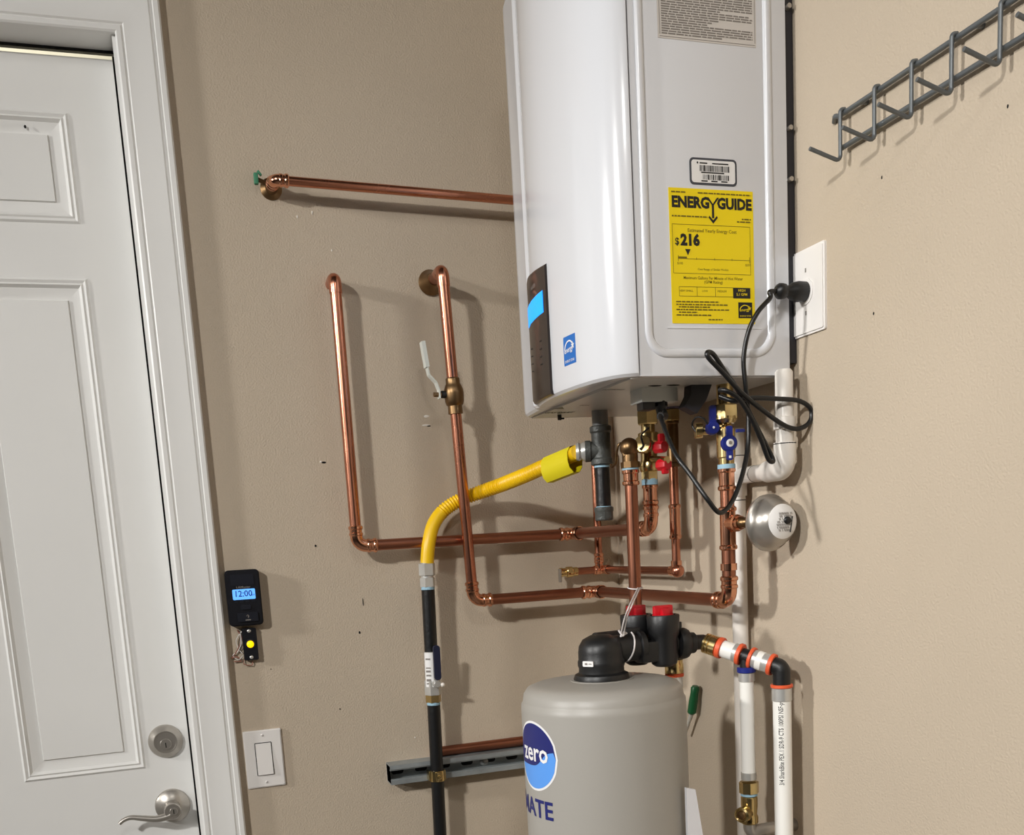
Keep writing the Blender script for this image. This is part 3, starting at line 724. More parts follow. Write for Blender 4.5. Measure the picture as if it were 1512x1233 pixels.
# hot isolation valve with pressure relief valve
tv = thing('hot_isolation_valve', H_(hz(714)), 'brass isolation valve with red handles and round relief cap', 'valve')
MB().cyl(H_(hz(715)), H_(hz(706)), .0142).build('thread_tape', tape_m, tv)
MB().hexa(H_(hz(708)), H_(hz(694)), .0155).build('hex_neck', brass_m, tv)
mb = MB(); mb.lathe([(.013, 0), (.016, .002), (.018, .010), (.016, .018), (.0145, .022), (.0145, .050), (.018, .052), (.018, .066), (.015, .068)], H_(hz(696)), (0, 0, 1)); mb.build('valve_body', brass_m, tv)
MB().cyl(H_(hz(650)), H_(ZB + .004), .012).build('nipple', brass_m, tv)
MB().hexa(H_(1.606), H_(1.630), .019).build('union_nut', brass_m, tv)
pc = P(949, 656, X=AH - .03); 
MB().cyl(lerp(H_(pc.z), pc, .1), pc, .012).build('relief_bonnet', bronze_m, tv)
dcap = V((-.59, -.78, .14)).normalized()
MB().lathe([(.0145, -.010), (.0150, -.006), (.0150, .002), (.0135, .005), (.0, .0062)], pc, dcap, 30).build('relief_cap', brass_m, tv, label='round polished brass cap')
mb = MB(); mb.tube(smooth([pc + V((.008, -.008, .026)), pc + dcap * .010 + V((0, 0, .012)), pc + dcap * .010 + V((.003, 0, -.004)), pc + dcap * .008 + V((-.004, 0, -.010))]), .0016, 8); mb.build('cap_strap', blackpl_m, tv)
for (x, y, yy_) in ((976, 660, -.020), (981, 686, -.014)):
    p = P(x, y, X=AH - .004); 
    m_ = MB(); m_.lathe([(.010, -.012), (.0105, -.006), (.0105, .006), (.009, .009), (0, .010)], p, V((.3, -1, 0)), 8); 
    m_.box(p + V((0, -.002, -.006 if y > 670 else .012)), (.011, .010, .020), .003); m_.build('red_handle', red_m, tv)
MB().cyl(H_(hz(676)), P(985, 679, X=AH - .004), .006).build('side_port', brass_m, tv)

# ================================================================== COPPER: relief discharge pipe
AR = -.168
rt_ = P(930, 668, X=AR); ry = rt_.y
rq = lambda y: V((AR, ry, P(936, y, X=AR).z))
print('relief', rt_, P(943, 885, X=AR))
t = thing('relief_pipe', rq(962), 'long vertical copper discharge pipe passing in front of the other copper pipes', 'pipe')
mb = MB(); top_ = rq(663); mb.tube(fillet([pc + V((-.012, .006, 0)), top_, rq(690)], .012, 10), .0135, 22)
mb.lathe([(.0165, 0), (.0165, .010)], rq(690), (0, 0, 1), 8); mb.lathe([(.0165, -.014), (.0165, -.002)], top_ + V((.004, 0, 0)), (pc - top_), 8)
mb.sphere(top_ + V((-.002, -.002, .004)), .0165, 16)
mb.build('elbow', bronze_m, t, label='dull bronze elbow')
MB().cyl(rq(693), rq(687), .0142).build('thread_tape', tape_m, t)
sleeve(t, rq(716), rq(692), .0115, fitting_m, 'adapter')
MB().cyl(rq(714), rq(962), r, seg=22).build('pipe', copperdk_m, t)
mb = MB(); q1_ = P(918, 655, X=AR - .006); mb.tube(smooth([q1_ + V((.008, 0, 0)), P(914, 656, X=AR - .01), P(910, 672, X=AR - .012), P(909, 684, X=AR - .012), P(904, 689, X=AR - .012), P(902, 686, X=AR - .012)]), .0022, 10); mb.build('test_lever', bronze_m, t, label='dark bent test lever')

# ================================================================== COPPER: cold run
ss = -.072; AC = -.087
e1 = P(653, 399, Y=-.095); wpt = V((e1.x, 0, e1.z))
e2 = P(699, 887, Y=ss); corner = V((AC, ss, 0))
zC = (P(715, 887, Y=ss).z + P(860, 874, Y=ss).z) / 2; e2.z = zC; corner.z = zC
ec = P(1077, 873, X=AC); ec.z = zC; yc = ec.y
print('cold', e1, e2, corner, ec)
t = thing('cold_water_pipe', wpt, 'copper pipe with white levered ball valve, running low along the wall to the blue valve', 'pipe')
s1_, s2_ = elbow(t, wpt + V((0, .02, 0)), e1, e2, r, copper_m, rad=.016, sock=1.1, beads=False)
MB().cyl(wpt + V((0, .02, 0)), s1_, r).build('pipe', copperdk_m, t)
MB().lathe([(.024, 0), (.025, .004), (.020, .012), (.0155, .024), (.0125, .032)], wpt, (0, -1, 0)).build('escutcheon', bronze_m, t, label='dark bell shaped wall escutcheon')
dr = (e2 - e1).normalized()
def cr(y):
    z = P(672, y, Y=-.084).z; return e1 + dr * ((e1.z - z) / -dr.z)
s3, s4 = elbow(t, e1, e2, corner, r)
pipe(t, s2_, cr(558), r, copper_m); pipe(t, cr(606), s3, r, copper_m)
Lv = (cr(558) - cr(612)).length
mb = MB(); mb.lathe([(.0115, 0), (.0145, .001), (.0140, .016), (.0165, .018), (.0185, .024), (.0195, .040), (.0190, .046), (.0160, .054), (.0138, .058), (.0138, Lv - .002), (.0115, Lv)], cr(612), -dr, 28)
bv = mb.build('ball_valve', bronze_m, t, label='bronze ball valve')
vc = cr(583)
MB().cyl(vc + V((-.014, -.002, 0)), vc + V((-.026, -.003, 0)), .007).build('packing_nut', blackpl_m, bv)
MB().cyl(vc + V((-.026, -.003, 0)), vc + V((-.042, -.004, 0)), .0045, seg=6).build('stem_nut', bronze_m, bv)
hp = [vc + V((-.031, -.003, -.008)), vc + V((-.031, -.003, .008)), vc + V((-.036, -.003, .022)), vc + V((-.049, -.003, .036)), vc + V((-.0515, -.003, .050)), vc + V((-.057, -.003, .098))]
mb = MB()
fp = fillet(hp, .010, 5)
R = []
for i, p in enumerate(fp):
    d = (fp[min(i + 1, len(fp) - 1)] - fp[max(0, i - 1)]).normalized(); n_ = V((d.z, 0, -d.x)); wdt = .0085
    th = .0012 if i < len(fp) - 2 else .0035
    if i >= len(fp) - 2: wdt = .0095
    R.append([p + n_ * th + V((0, -wdt, 0)), p + n_ * th + V((0, wdt, 0)), p - n_ * th + V((0, wdt, 0)), p - n_ * th + V((0, -wdt, 0))])
mb.rings(R); mb.build('lever', whitehandle_m, bv, label='white vinyl dipped lever')
s5, s6 = elbow(t, e2, corner, ec, r, rad=.014); pipe(t, s4, s5, r, copperdk_m)
Cz = lambda y: V((AC, yc, P(1077, y, X=AC).z))
s7, s8 = elbow(t, corner, ec, Cz(600), r); pipe(t, s6, s7, r, copperdk_m)
pipe(t, s8, Cz(800), r, copperdk_m)
MB().cyl(Cz(842), Cz(832), r * 1.2).build('coupling', fitting_m, t)
sleeve(t, Cz(812), Cz(748), r, fitting_m, 'tee')
ytee = Cz(773); dt = V((.12, -1, .0)).normalized()
mb = MB(); mb.lathe([(.0115, 0), (.0115, .018), (.0135, .020), (.0135, .024), (.0105, .025), (.0105, .034)], ytee, dt); mb.build('branch', fitting_m, t)
pipe(t, Cz(750), Cz(718), r, copper_m)
sleeve(t, Cz(724), Cz(690), r, fitting_m, 'adapter')
# water hammer arrestor dome
ta = thing('expansion_dome', ytee + dt * .034, 'small round steel pressure dome with white label by the right wall', 'pressure dome')
da = V((.10, -1, .0)).normalized(); o_ = P(1136, 772, Y=yc - .055); o_ = ytee + dt * .034 + V((.0, 0, 0)); o2 = P(1134, 772, Y=(ytee + dt * .05).y)
MB().tube(fillet([ytee + dt * .020, ytee + dt * .040, o2], .01), .0085).build('stem', bronze_m, ta)
mb = MB(); mb.lathe([(.012, -.008), (.030, -.006), (.0415, -.002), (.044, .001), (.044, .005), (.0405, .007), (.039, .009), (.038, .016), (.034, .026), (.027, .034), (.018, .0395), (.0, .0412)], o2, da, 40); mb.build('shell', nickel_m, ta, 40)
mb = MB(); mb.lathe([(.0265, .0345), (.0265, .0352), (.018, .0405), (.0, .0422)], o2, V((.10, -1, .02)), 36); lab = mb.build('label', paper_m, ta, label='round white printed label')
dd = da; fx, fy, _ = V((1, .10, 0)).normalized(), V((0, 0, 1)), None
mb = MB(); rnd = random.Random(2)
for i in range(13):
    for jx in range(-3, 4):
        u = -.0150 + i * .0021 + jx * .0012; v = jx * .0042
        if u * u + v * v > .0182 ** 2 or rnd.random() < .22: continue
        mb.box(o2 + da * .0421 + (fx * u + fy * v), (.0009, .0002, .0036), ax=(V((.94, .09, .34)), da, V((-.34, 0, .94))))
mb.build('print', greyink_m, lab)
MB().sphere(o2 + da * .0425 + fx * .003 + fy * .002, (.0065, .0035, .0058)).build('valve_cap', blackpl_m, ta)
mb = MB(); mb.tube([o2 + da * .0415 + fx * .0135 + fy * .008, o2 + da * .0415 + fx * .009 + fy * -.016], .0009, 6); mb.build('pen_mark', ink_m, lab)

# cold isolation valve with drain
tv = thing('cold_isolation_valve', Cz(690), 'brass isolation valve with blue handles below the heater', 'valve')
MB().cyl(Cz(692), Cz(685), .0140).build('thread_tape', tape_m, tv)
mb = MB(); mb.lathe([(.0125, 0), (.0125, .010), (.0145, .012), (.0145, .055), (.012, .058), (.009, .062), (.009, .075)], Cz(686), (0, 0, 1)); mb.build('valve_body', brass_m, tv)
MB().hexa(Cz(619), Cz(596), .0205).build('union_nut', brass_m, tv); MB().lathe([(.014, 0), (.0195, .006), (.0195, .010)], Cz(624), (0, 0, 1)).build('union_cone', brass_m, tv)
MB().cyl(Cz(597), V((AC, yc, ZB + .004)), .013).build('nipple', brass_m, tv)
f0 = Cz(655) + V((-.004, -.016, 0)); nrm = V((-.25, -1, 0)).normalized(); nx = V((1, -.25, 0)).normalized()
mb = MB(); mb.lathe([(.0125, -.004), (.0128, .003), (.0110, .006), (.0, .0065)], f0, nrm, 26)
mb.prism(rrect(.0095, .052, .003), f0 + nrm * -.001, nx, (0, 0, 1), nrm, .006); hd = mb.build('blue_handle', blue_m, tv, label='blue oval valve handle')
MB().lathe([(.006, 0), (.006, .001), (.004, .002)], f0 + nrm * .0063, nrm, 20).build('screw', paper_m, hd)
mb = MB(); mb.lathe([(.0028, .001), (.0028, .0024), (0, .0025)], f0 + nrm * .0063, nrm, 12); mb.build('screw_slot', nickel_m, hd)
MB().box(f0 + nrm * .0055 + V((0, 0, -.021)), (.004, .001, .004), .0004, ax=(nx, nrm, V((0, 0, 1)))).build('mark', paper_m, hd)
dc = P(1050, 633, X=AC - .02); c0 = V((AC, yc, dc.z))
MB().cyl(c0, dc, .009).build('drain_port', brass_m, tv)
mb = MB(); mb.lathe([(.0105, -.006), (.0108, .004), (.009, .007), (0, .0075)], dc + nrm * .008, nrm, 24); mb.prism(rrect(.010, .034, .003), dc + nrm * .006 + V((0, 0, .017)), nx, (0, 0, 1), nrm, .007); mb.build('blue_handle', blue_m, tv)
MB().sphere(dc + nrm * .016, .002, 8).build('screw', paper_m, tv)
p0_, p1_ = P(1046, 635, X=AC - .022), P(1026, 636, X=AC - .042)
MB().cyl(p0_, lerp(p0_, p1_, .6), .0075).build('drain_thread', brass_m, tv)
MB().cyl(lerp(p0_, p1_, .45), p1_, .0125, seg=12, bev=.001).build('hose_cap', brass_m, tv)
mb = MB(); mb.tube(smooth([p1_ + V((0, -.006, -.004)), P(1022, 628, X=AC - .046), P(1027, 617, X=AC - .046), P(1037, 617, X=AC - .04), P(1046, 627, X=AC - .03)]), .0016, 8); mb.build('lanyard', blackpl_m, tv)
MB().box(P(1093, 636, X=AC - .005), (.014, .006, .005), .0015).build('indicator', blue_m, tv)

# ================================================================== SMALL RETURN LINE
AQ, bq = -.048, -.032; r2_ = .0080
ev = P(999, 838, X=AQ); zq = P(950, 842, X=AQ).z; ev.z = zq; yq = ev.y
Q = lambda y: V((AQ, yq, P(992, y, X=AQ).z))
cq = V((AQ, bq, zq))
teeq = P(886, 842, Y=bq); 
print('return', ev, cq, teeq)
lend = P(832, 857, Y=bq); lend.z = zq - .002
t = thing('return_pipe', ev, 'thin copper return pipe in the corner with a small brass drain valve', 'pipe')
sa, sb = elbow(t, cq, ev, Q(600), .0088, rad=.010, sock=1.0, beads=False)
MB().sphere(ev + V((0, -.004, 0)), .0125, 16).build('cap', copper_m, t)
sc_, sd = elbow(t, V((lend.x, bq, zq)), cq, ev, r2_, rad=.010)
pipe(t, sd, sa, r2_, copperdk_m); pipe(t, sb, Q(788), r2_, copper_m)
sleeve(t, Q(796), Q(745), .0088); pipe(t, Q(750), Q(684), .0085, copper_m); sleeve(t, Q(690), Q(620), .0098, bronze_m)
MB().cyl(Q(626), V((AQ, yq, ZB + .004)), .010).build('nipple', bronze_m, t)
MB().hexa(Q(622), Q(604), .0155).build('union_nut', brass_m, t); MB().cyl(Q(604), Q(599), .0175).build('washer', mat('violet_washer', (120, 112, 136), .5), t)
lj = V((teeq.x - .02, bq, zq))
pipe(t, sc_, V((lend.x + .022, bq, zq)), r2_, copperdk_m)
tq = V((P(885, 840, Y=bq).x, bq, zq)); up = V((tq.x, bq, 1.60))
mb = MB(); mb.cyl(tq + V((-.014, 0, 0)), tq + V((.014, 0, 0)), .0092); mb.cyl(tq, tq + V((0, 0, .020)), .0092); bead(mb, tq + V((0, 0, .018)), V((0, 0, 1)), .0082); mb.build('tee', fitting_m, t)
sleeve(t, tq + V((0, 0, .020)), tq + V((0, 0, .036)), .0082)
s9, s10 = elbow(t, tq, up, up + V((0, .03, 0)), r2_, copper_m, rad=.011, sock=1, beads=False)
pipe(t, tq + V((0, 0, .03)), s9, r2_, copper_m); pipe(t, s10, up + V((0, .04, 0)), r2_, copper_m)
lv = V((lend.x + .012, bq, zq)); dl = V((-1, 0, 0))
db_ = MB().lathe([(.0095, -.020), (.0095, -.010), (.0115, -.008), (.0115, .004), (.009, .006), (.009, .014)], lv, dl).build('drain_valve', brass_m, t, label='small brass drain valve')
MB().lathe([(.0065, .006), (.0075, .014), (.0055, .016)], lv, (0, -1, .2)).build('knob', brass_m, db_)
MB().lathe([(.010, 0), (.010, .005), (.008, .006)], lv + dl * .014, dl).build('cap', brass_m, db_)
MB().box(lv + dl * .021 + V((0, -.004, -.006)), (.004, .012, .028), .0015).build('drain_lever', nickel_m, db_)

# ================================================================== CONDENSATE PVC
rp = .0133; AP = -.020
pv = P(1158, 600, X=AP - .014); yv = pv.y
zv = lambda y: P(1160, y, X=AP - .014).z
pb = P(1094, 960, X=AP); yb = pb.y
xv = AP - .014
zA = P(1125, 698, X=AP - .007).z
print('pvc', yv, yb, zA, zv(550))
t = thing('condensate_pipe', V((AP, yb, 0)), 'white PVC condensate pipe with a large elbow in front of the right wall', 'pipe')
Vp = lambda z: V((xv, yv, z))
MB().lathe([(.0105, .004), (.0133, 0), (.0133, -.09)], Vp(zv(549)), (0, 0, 1)).build('pipe', pvc_m, t)
zE = zv(655)
MB().lathe([(rp, 0), (.0165, .001), (.0165, .018), (rp, .019)], Vp(zv(615)), (0, 0, -1)).build('coupling', pvc_m, t)
pe = Vp(zA); far = V((AP, yb, zA))
MB().cyl(Vp(zE), Vp(zv(600)), rp).build('pipe', pvc_m, t)
dfar = (far - pe).normalized()
mb = MB(); mb.tube(fillet([Vp(zv(653)), pe, pe + dfar * .055], .024, 10), .0168, 24); mb.build('elbow', pvc_m, t, label='white elbow with a pen marked seam')
mb = MB(); mb.tube([pe + dfar * .05, far], rp, 22); mb.build('pipe', pvc_m, t)
mb = MB(); mb.cyl(V((AP, yb, zA - .032)), V((AP, yb, zA + .032)), .0160); mb.build('tee', pvc_m, t)
for z in (zA + .034, zA - .030, P(1097, 738, X=AP).z): MB().lathe([(.0134, -.0007), (.0137, 0), (.0134, .0007)], (AP, yb, z), (0, 0, 1), cap=False).build('pen_mark', ink_m, t)
MB().lathe([(.0168, -.0007), (.0171, 0), (.0168, .0007)], Vp(zv(655)), (0, 0, 1), cap=False).build('pen_mark', ink_m, t)
MB().lathe([(.0134, -.0009), (.0137, 0), (.0134, .0009)], pe + dfar * .098, dfar, cap=False).build('pen_mark', ink_m, t)
MB().cyl((AP, yb, .002), (AP, yb, ZB - .06), rp, seg=24).build('pipe', pvc_m, t)
#__SPLIT__
# ================================================================== OUTLET, PLUG AND CORD
oc = P(1194.5, 431, X=0); oz = oc.z
yR = P(1221, 430, X=0).y; yL = yR + .086; oy = (yR + yL) / 2
print('outlet', oy, oz, oc)
oh = .121
t = thing('outlet_plate', V((0, oy, oz)), 'white single outlet plate on the right wall beside the heater', 'outlet')
MB().prism(rrect(.086, oh, .003), (0, oy, oz), (0, 1, 0), (0, 0, 1), (-1, 0, 0), .0035).prism(rrect(.080, oh - .006, .003), (-.0035, oy, oz), (0, 1, 0), (0, 0, 1), (-1, 0, 0), .002).build('plate', white_m, t)
MB().lathe([(.0185, 0), (.0185, .0015), (.017, .002)], (-.0055, oy, oz), (-1, 0, 0), 30).build('receptacle', white_m, t)
for s in (-1, 1): MB().box((-.0058, oy, oz + s * .030), (.0008, .0025, .006), .0003).build('screw', greyink_m, t)
t = thing('power_cord', V((-.03, oy, oz)), 'black power cord plugged in beside the heater and looped below it', 'cord')
mb = MB(); mb.lathe([(.0125, .0065), (.0142, .008), (.0145, .020), (.0125, .029), (.0078, .037), (.0078, .040), (.0105, .042), (.0112, .046), (.0112, .051), (.0095, .054), (.0060, .057)], (0, oy, oz), (-1, 0, 0), 26, x=(0, 1, 0)); mb.build('plug', blackpl_m, t)
yk = YN - .020
K = lambda x, y, d=0: P(x, y, Y=yk - d)
start = V((-.056, oy, oz))
main = [start, start + V((-.012, -.002, -.002)), K(1137, 440, .01), K(1119, 461, .01), K(1105, 490, .005), K(1098, 530), K(1101, 570), K(1105, 610, -.004), K(1104, 660, 0), K(1095, 705, .02), K(1080, 742, .03), K(1063, 757, .04), K(1045, 738, .04), K(1020, 702, .02), K(996, 668, -.005), lerp(K(975, 640), g0, .45) + V((0, 0, .004)), g0 + V((.001, -.012, -.022)), g0 + V((0, 0, -.004))]
cord_r = .0035
MB().tube(smooth(main, 10), cord_r, 12).build('cable', cordm_m, t)
MB().tube(smooth([lerp(K(975, 640), g0, .45) + V((0, 0, .004)), g0 + V((.001, -.012, -.022)), g0 + V((0, 0, -.004))]), .0055, 12).build('sleeve', blackpl_m, t)
loops = [K(1062, 585, -.012), K(1085, 592, .002), K(1112, 588, .006), K(1150, 589, .010), K(1180, 592, .010), K(1197, 604, .010), K(1196, 622, .010), K(1180, 633, .010), K(1158, 628, .010), K(1125, 605, .012), K(1095, 580, .014), K(1066, 549, .014), K(1046, 528, .012), K(1045, 520, .010), K(1054, 524, .007), K(1070, 548, .004), K(1092, 580, .002), K(1112, 620, .004), K(1130, 655, .006), K(1140, 675, .008), K(1141, 682, .010), K(1134, 677, .013), K(1124, 650, .014), K(1108, 615, .016), K(1090, 588, .016), K(1072, 577, .012), K(1062, 576, .002)]
MB().tube(smooth(loops, 8), cord_r, 12).build('coiled_loop', cordm_m, t)

# ================================================================== WATER TREATMENT TANK
TX, TY, TR = -.308, -.600, .1300
ztop = 1.205
zs_ = P(885, 1052, Y=TY - TR).z
print('tank shoulder', zs_, P(768, 1040, Y=TY).x, P(1008, 1040, Y=TY).x)
t = thing('treatment_tank', V((TX, TY, 0)), 'tall grey cylindrical water treatment tank standing on the floor', 'tank')
zd = P(885, 1021, Y=TY - .100).z
zf = P(878, 1003, Y=TY).z
print('dome', zs_, zd, zf)
prof_k = [(.118, .0), (TR, .010), (TR, zs_ - .012), (TR - .0006, zs_ - .004), (TR - .003, zs_ - .0005), (TR - .0035, zs_ + .002), (TR - .005, zs_ + (zd - zs_) * .45), (TR - .011, zs_ + (zd - zs_) * .78), (.108, zd - .0015), (.100, zd), (.06, zf - .001), (.0, zf)]
MB().lathe(prof_k, (TX, TY, 0), (0, 0, 1), 72).build('shell', tank_m, t, 50)
zn = zf - .004
MB().cyl((TX, TY, zf - .01), (TX, TY, zn + .004), .05).build('neck', tank_m, t)
# decals wrapped on the shell: arc length a from a centre angle, height b
def wrap(a, b, rr, a0, zz_): an = a0 + a / TR; return V((TX + math.cos(an) * rr, TY + math.sin(an) * rr, zz_ + b))
def hit(x, y):
    rr_ = RT * ((x - PX) / F) + DN * ((y - PY) / F) + FW; ox, oy_ = CAM.x - TX, CAM.y - TY
    A_ = rr_.x ** 2 + rr_.y ** 2; B_ = 2 * (ox * rr_.x + oy_ * rr_.y); C_ = ox * ox + oy_ * oy_ - TR * TR; D_ = B_ * B_ - 4 * A_ * C_
    if D_ < 0: D_ = 0
    tt = (-B_ - math.sqrt(D_)) / (2 * A_); p = CAM + rr_ * tt; return math.atan2(p.y - TY, p.x - TX), p.z
aR, zR = hit(821.5, 1130); aT, zT_ = hit(790, 1069); aB, zB_ = hit(795, 1165)
lr = (zT_ - zB_) / 2; la = aR - lr / TR; lz = (zT_ + zB_) / 2
print('logo', aR, aT, aB, lr, la, lz, hit(771, 1117))
def disc(mb, rad, rr, pts=None):
    """filled shape as a grid so that it follows the curve"""
    n = 24
    for i in range(n):
        u0, u1 = -rad + 2 * rad * i / n, -rad + 2 * rad * (i + 1) / n
        def rng(u):
            h_ = math.sqrt(max(0, rad * rad - u * u)); return (-h_, h_) if pts is None else pts(u, h_)
        a0_, b0_ = rng(u0); a1_, b1_ = rng(u1)
        q = [(u0, a0_), (u1, a1_), (u1, b1_), (u0, b0_)]
        if b0_ - a0_ < 1e-5 and b1_ - a1_ < 1e-5: continue
        mb.bm.faces.new([mb.bm.verts.new(wrap(u, v, rr, la, lz)) for u, v in q])
    bmesh.ops.remove_doubles(mb.bm, verts=list(mb.bm.verts), dist=1e-5)
mb = MB(); disc(mb, lr + .0035, TR + .0003); lg = mb.build('logo', paper_m, t, label='round two-tone blue logo')
mb = MB(); disc(mb, lr, TR + .0006); mb.build('light_half', sky_m, lg)
wave = lambda u: -lr * .26 + (lr * .52) / (1 + math.exp(-(u - lr * .42) / (lr * .13))) - lr * .05
mb = MB(); disc(mb, lr, TR + .0009, lambda u, h_: (max(-h_, min(h_, wave(u))), h_)); mb.build('dark_half', navy_m, lg)
mb = MB()
b_ = text_bm('zero', lr * .82, .018, 'CENTER', .92); bmesh.ops.subdivide_edges(b_, edges=list(b_.edges), cuts=1)
for v in b_.verts: v.co = wrap(v.co.x + lr * .02, v.co.y - lr * .14, TR + .0013, la, lz)
mb.join(b_); mb.build('lettering', paper_m, lg)
eR, ez0 = hit(817, 1212); _, ez1 = hit(815, 1186)
sz = (ez1 - ez0) / .69
b_ = text_bm('ULTIMATE', sz * 1.0, .022, 'RIGHT', 1.0)
mb = MB()
for v in b_.verts: v.co = wrap(v.co.x, v.co.y, TR + .0006, eR + .01, ez0)
mb.join(b_); mb.build('lettering', navy_m, t)

# head: flange, elbow, bypass valve body
zh = P(900, 959, Y=TY).z
print('head z', zn, zh)
th = thing('bypass_valve', V((TX, TY, zn + .004)), 'black plastic bypass valve with red knobs mounted on the grey tank', 'valve')
mb = MB(); mb.lathe([(.044, 0), (.0445, .004), (.042, .010), (.036, .013), (.0355, .020), (.037, .024), (.037, .030), (.0355, .034), (.0355, zh - zn - .004), (.034, zh - zn + .006), (.028, zh - zn + .016), (.016, zh - zn + .022), (0, zh - zn + .0235)], (TX, TY, zn + .002), (0, 0, 1), 40)
mb.build('tank_adapter', blackpl_m, th)
mb = MB()
xb = -.262; bx1 = -.235
mb.cyl((TX, TY, zh), (bx1, TY, zh), .0215, bev=.001); mb.cyl((TX, TY + .02, zh + .006), (bx1, TY + .03, zh + .006), .0205, bev=.001)
mb.lathe([(.022, 0), (.026, .002), (.026, .010), (.022, .012)], (bx1 - .012, TY, zh), (1, 0, 0)); mb.box((bx1 - .016, TY + .01, zh + .024), (.026, .026, .014), .004)
mb.box((TX - .005, TY - .006, zh + .022), (.012, .012, .006), .002)
mb.build('inlet_elbow', blackpl_m, th)
mb = MB(); ct = P(950, 911, Y=TY - .02).z
cups = [(-.226, TY + .040), (-.202, TY - .008)]
for cx2, cy2 in cups:
    mb.lathe([(.0, zh - .034), (.014, zh - .034), (.020, zh - .030), (.0225, zh - .020), (.0225, zh + .012), (.0250, zh + .018), (.0262, ct - .002), (.0250, ct), (.021, ct), (.021, ct - .004), (0, ct - .004)], (cx2, cy2, 0), (0, 0, 1), 32)
mb.box((-.222, TY + .012, zh - .008), (.050, .070, .034), .006)
mb.build('valve_body', blackpl_m, th)
mb = MB(); mb.cyl((-.19, TY, zh - .001), (-.145, TY - .002, zh - .002), .017, bev=.001); mb.lathe([(.018, 0), (.0245, .003), (.0255, .008), (.0255, .014), (.0235, .019), (.017, .022), (.0125, .026), (.012, .05)], (-.178, TY - .002, zh - .001), (1, -.05, -.02), 14); mb.cyl((-.172, TY - .002, zh + .018), (-.172, TY - .002, zh + .034), .0055, bev=.001)
mb.build('outlet_union', blackpl_m, th)
for (cx2, cy2), m_, lb in zip(cups, (darkred_m, red_m), (None, None)):
    mb = MB(); mb.box((cx2, cy2, ct + .006), (.032, .011, .018), .003); mb.box((cx2, cy2, ct + .004), (.013, .028, .014), .003); mb.cyl((cx2, cy2, ct - .005), (cx2, cy2, ct), .017); mb.build('red_knob', m_, th)
st1 = P(855, 985, Y=TY - .036)
mb = MB(); an0 = math.atan2(st1.y - TY, st1.x - TX)
st_l = hit
s_ = V((TX + math.cos(an0) * .0372, TY + math.sin(an0) * .0372, P(852, 984, Y=TY - .035).z)); tg = V((-math.sin(an0), math.cos(an0), 0)); nr = V((math.cos(an0), math.sin(an0), 0))
sl = MB().prism(rrect(.019, .0085, .0015), s_, tg, V((0, 0, 1)), nr, .0015).build('serial_sticker', paper_m, th)
mb = MB(); mb.box(s_ + nr * .0016 + tg * -.003, (.005, .0002, .003), ax=(tg, nr, V((0, 0, 1)))); mb.box(s_ + nr * .0016 + tg * .004, (.006, .0002, .0015), ax=(tg, nr, V((0, 0, 1)))); mb.build('print', greyink_m, sl)
# second port under the valve
q0 = P(995, 972, Y=TY + .03); 
mb = MB(); mb.cyl(V((q0.x, TY + .03, q0.z + .02)), V((q0.x, TY + .03, q0.z - .002)), .015); mb.build('lower_port', blackpl_m, th)
tb = thing('inlet_pipe', V((q0.x, TY + .03, 0)), 'white inlet pipe with brass collar dropping behind the grey tank', 'pipe')
MB().lathe([(.0145, 0), (.0145, -.006), (.0155, -.008), (.0155, -.022), (.0140, -.024)], V((q0.x, TY + .03, q0.z - .002)), (0, 0, 1)).build('brass_collar', brass_m, tb)
MB().cyl(V((q0.x, TY + .03, q0.z - .030)), V((q0.x, TY + .03, q0.z - .025)), .0155).build('orange_ring', orange_m, tb)
MB().cyl(V((q0.x, TY + .03, q0.z - .048)), V((q0.x, TY + .03, q0.z - .030)), .0135).build('crimp_sleeve', chrome_m, tb)
MB().cyl(V((q0.x, TY + .03, 0.002)), V((q0.x, TY + .03, q0.z - .045)), .0111).build('pipe', pex_m, tb)

# white tie string from the head up to the discharge pipe
ts = thing('tie_string', V((bx1 - .018, TY, zh)), 'white string tied round the black valve and the copper discharge pipe', 'string')
lp = []
for k in range(25):
    a_ = 2 * PI * k / 24; lp.append((bx1 - .026 + .006 * math.cos(a_), TY + .004 + math.cos(a_ + PI / 2) * .0275, zh + .001 + math.sin(a_ + PI / 2) * .0235))
MB().tube(lp, .0014, 8).build('loop', string_m, ts)
kn = P(917, 936, Y=TY - .02); upn = V((AR, ry - .012, P(939, 868, X=AR).z))
mb = MB(); mb.tube(smooth([kn, P(922, 914, Y=TY - .045), P(930, 893, Y=TY - .05), upn]), .0013, 8); mb.tube(smooth([kn + V((.004, 0, -.003)), P(926, 912, Y=TY - .045), P(935, 890, Y=TY - .05), upn + V((.004, 0, 0))]), .0011, 8)
mb.tube([(AR + math.cos(q_) * .0125, ry + math.sin(q_) * .0125, upn.z + .002 * math.sin(q_)) for q_ in [2 * PI * k / 16 for k in range(17)]], .0013, 8); mb.build('strands', string_m, ts)
mb = MB(); mb.tube(smooth([kn + V((-.004, 0, .006)), kn + V((.002, -.002, -.003)), kn + V((.006, 0, .003)), kn + V((0, .002, -.004)), kn + V((.010, -.001, .001))]), .0016, 8); mb.build('knot', string_m, ts)

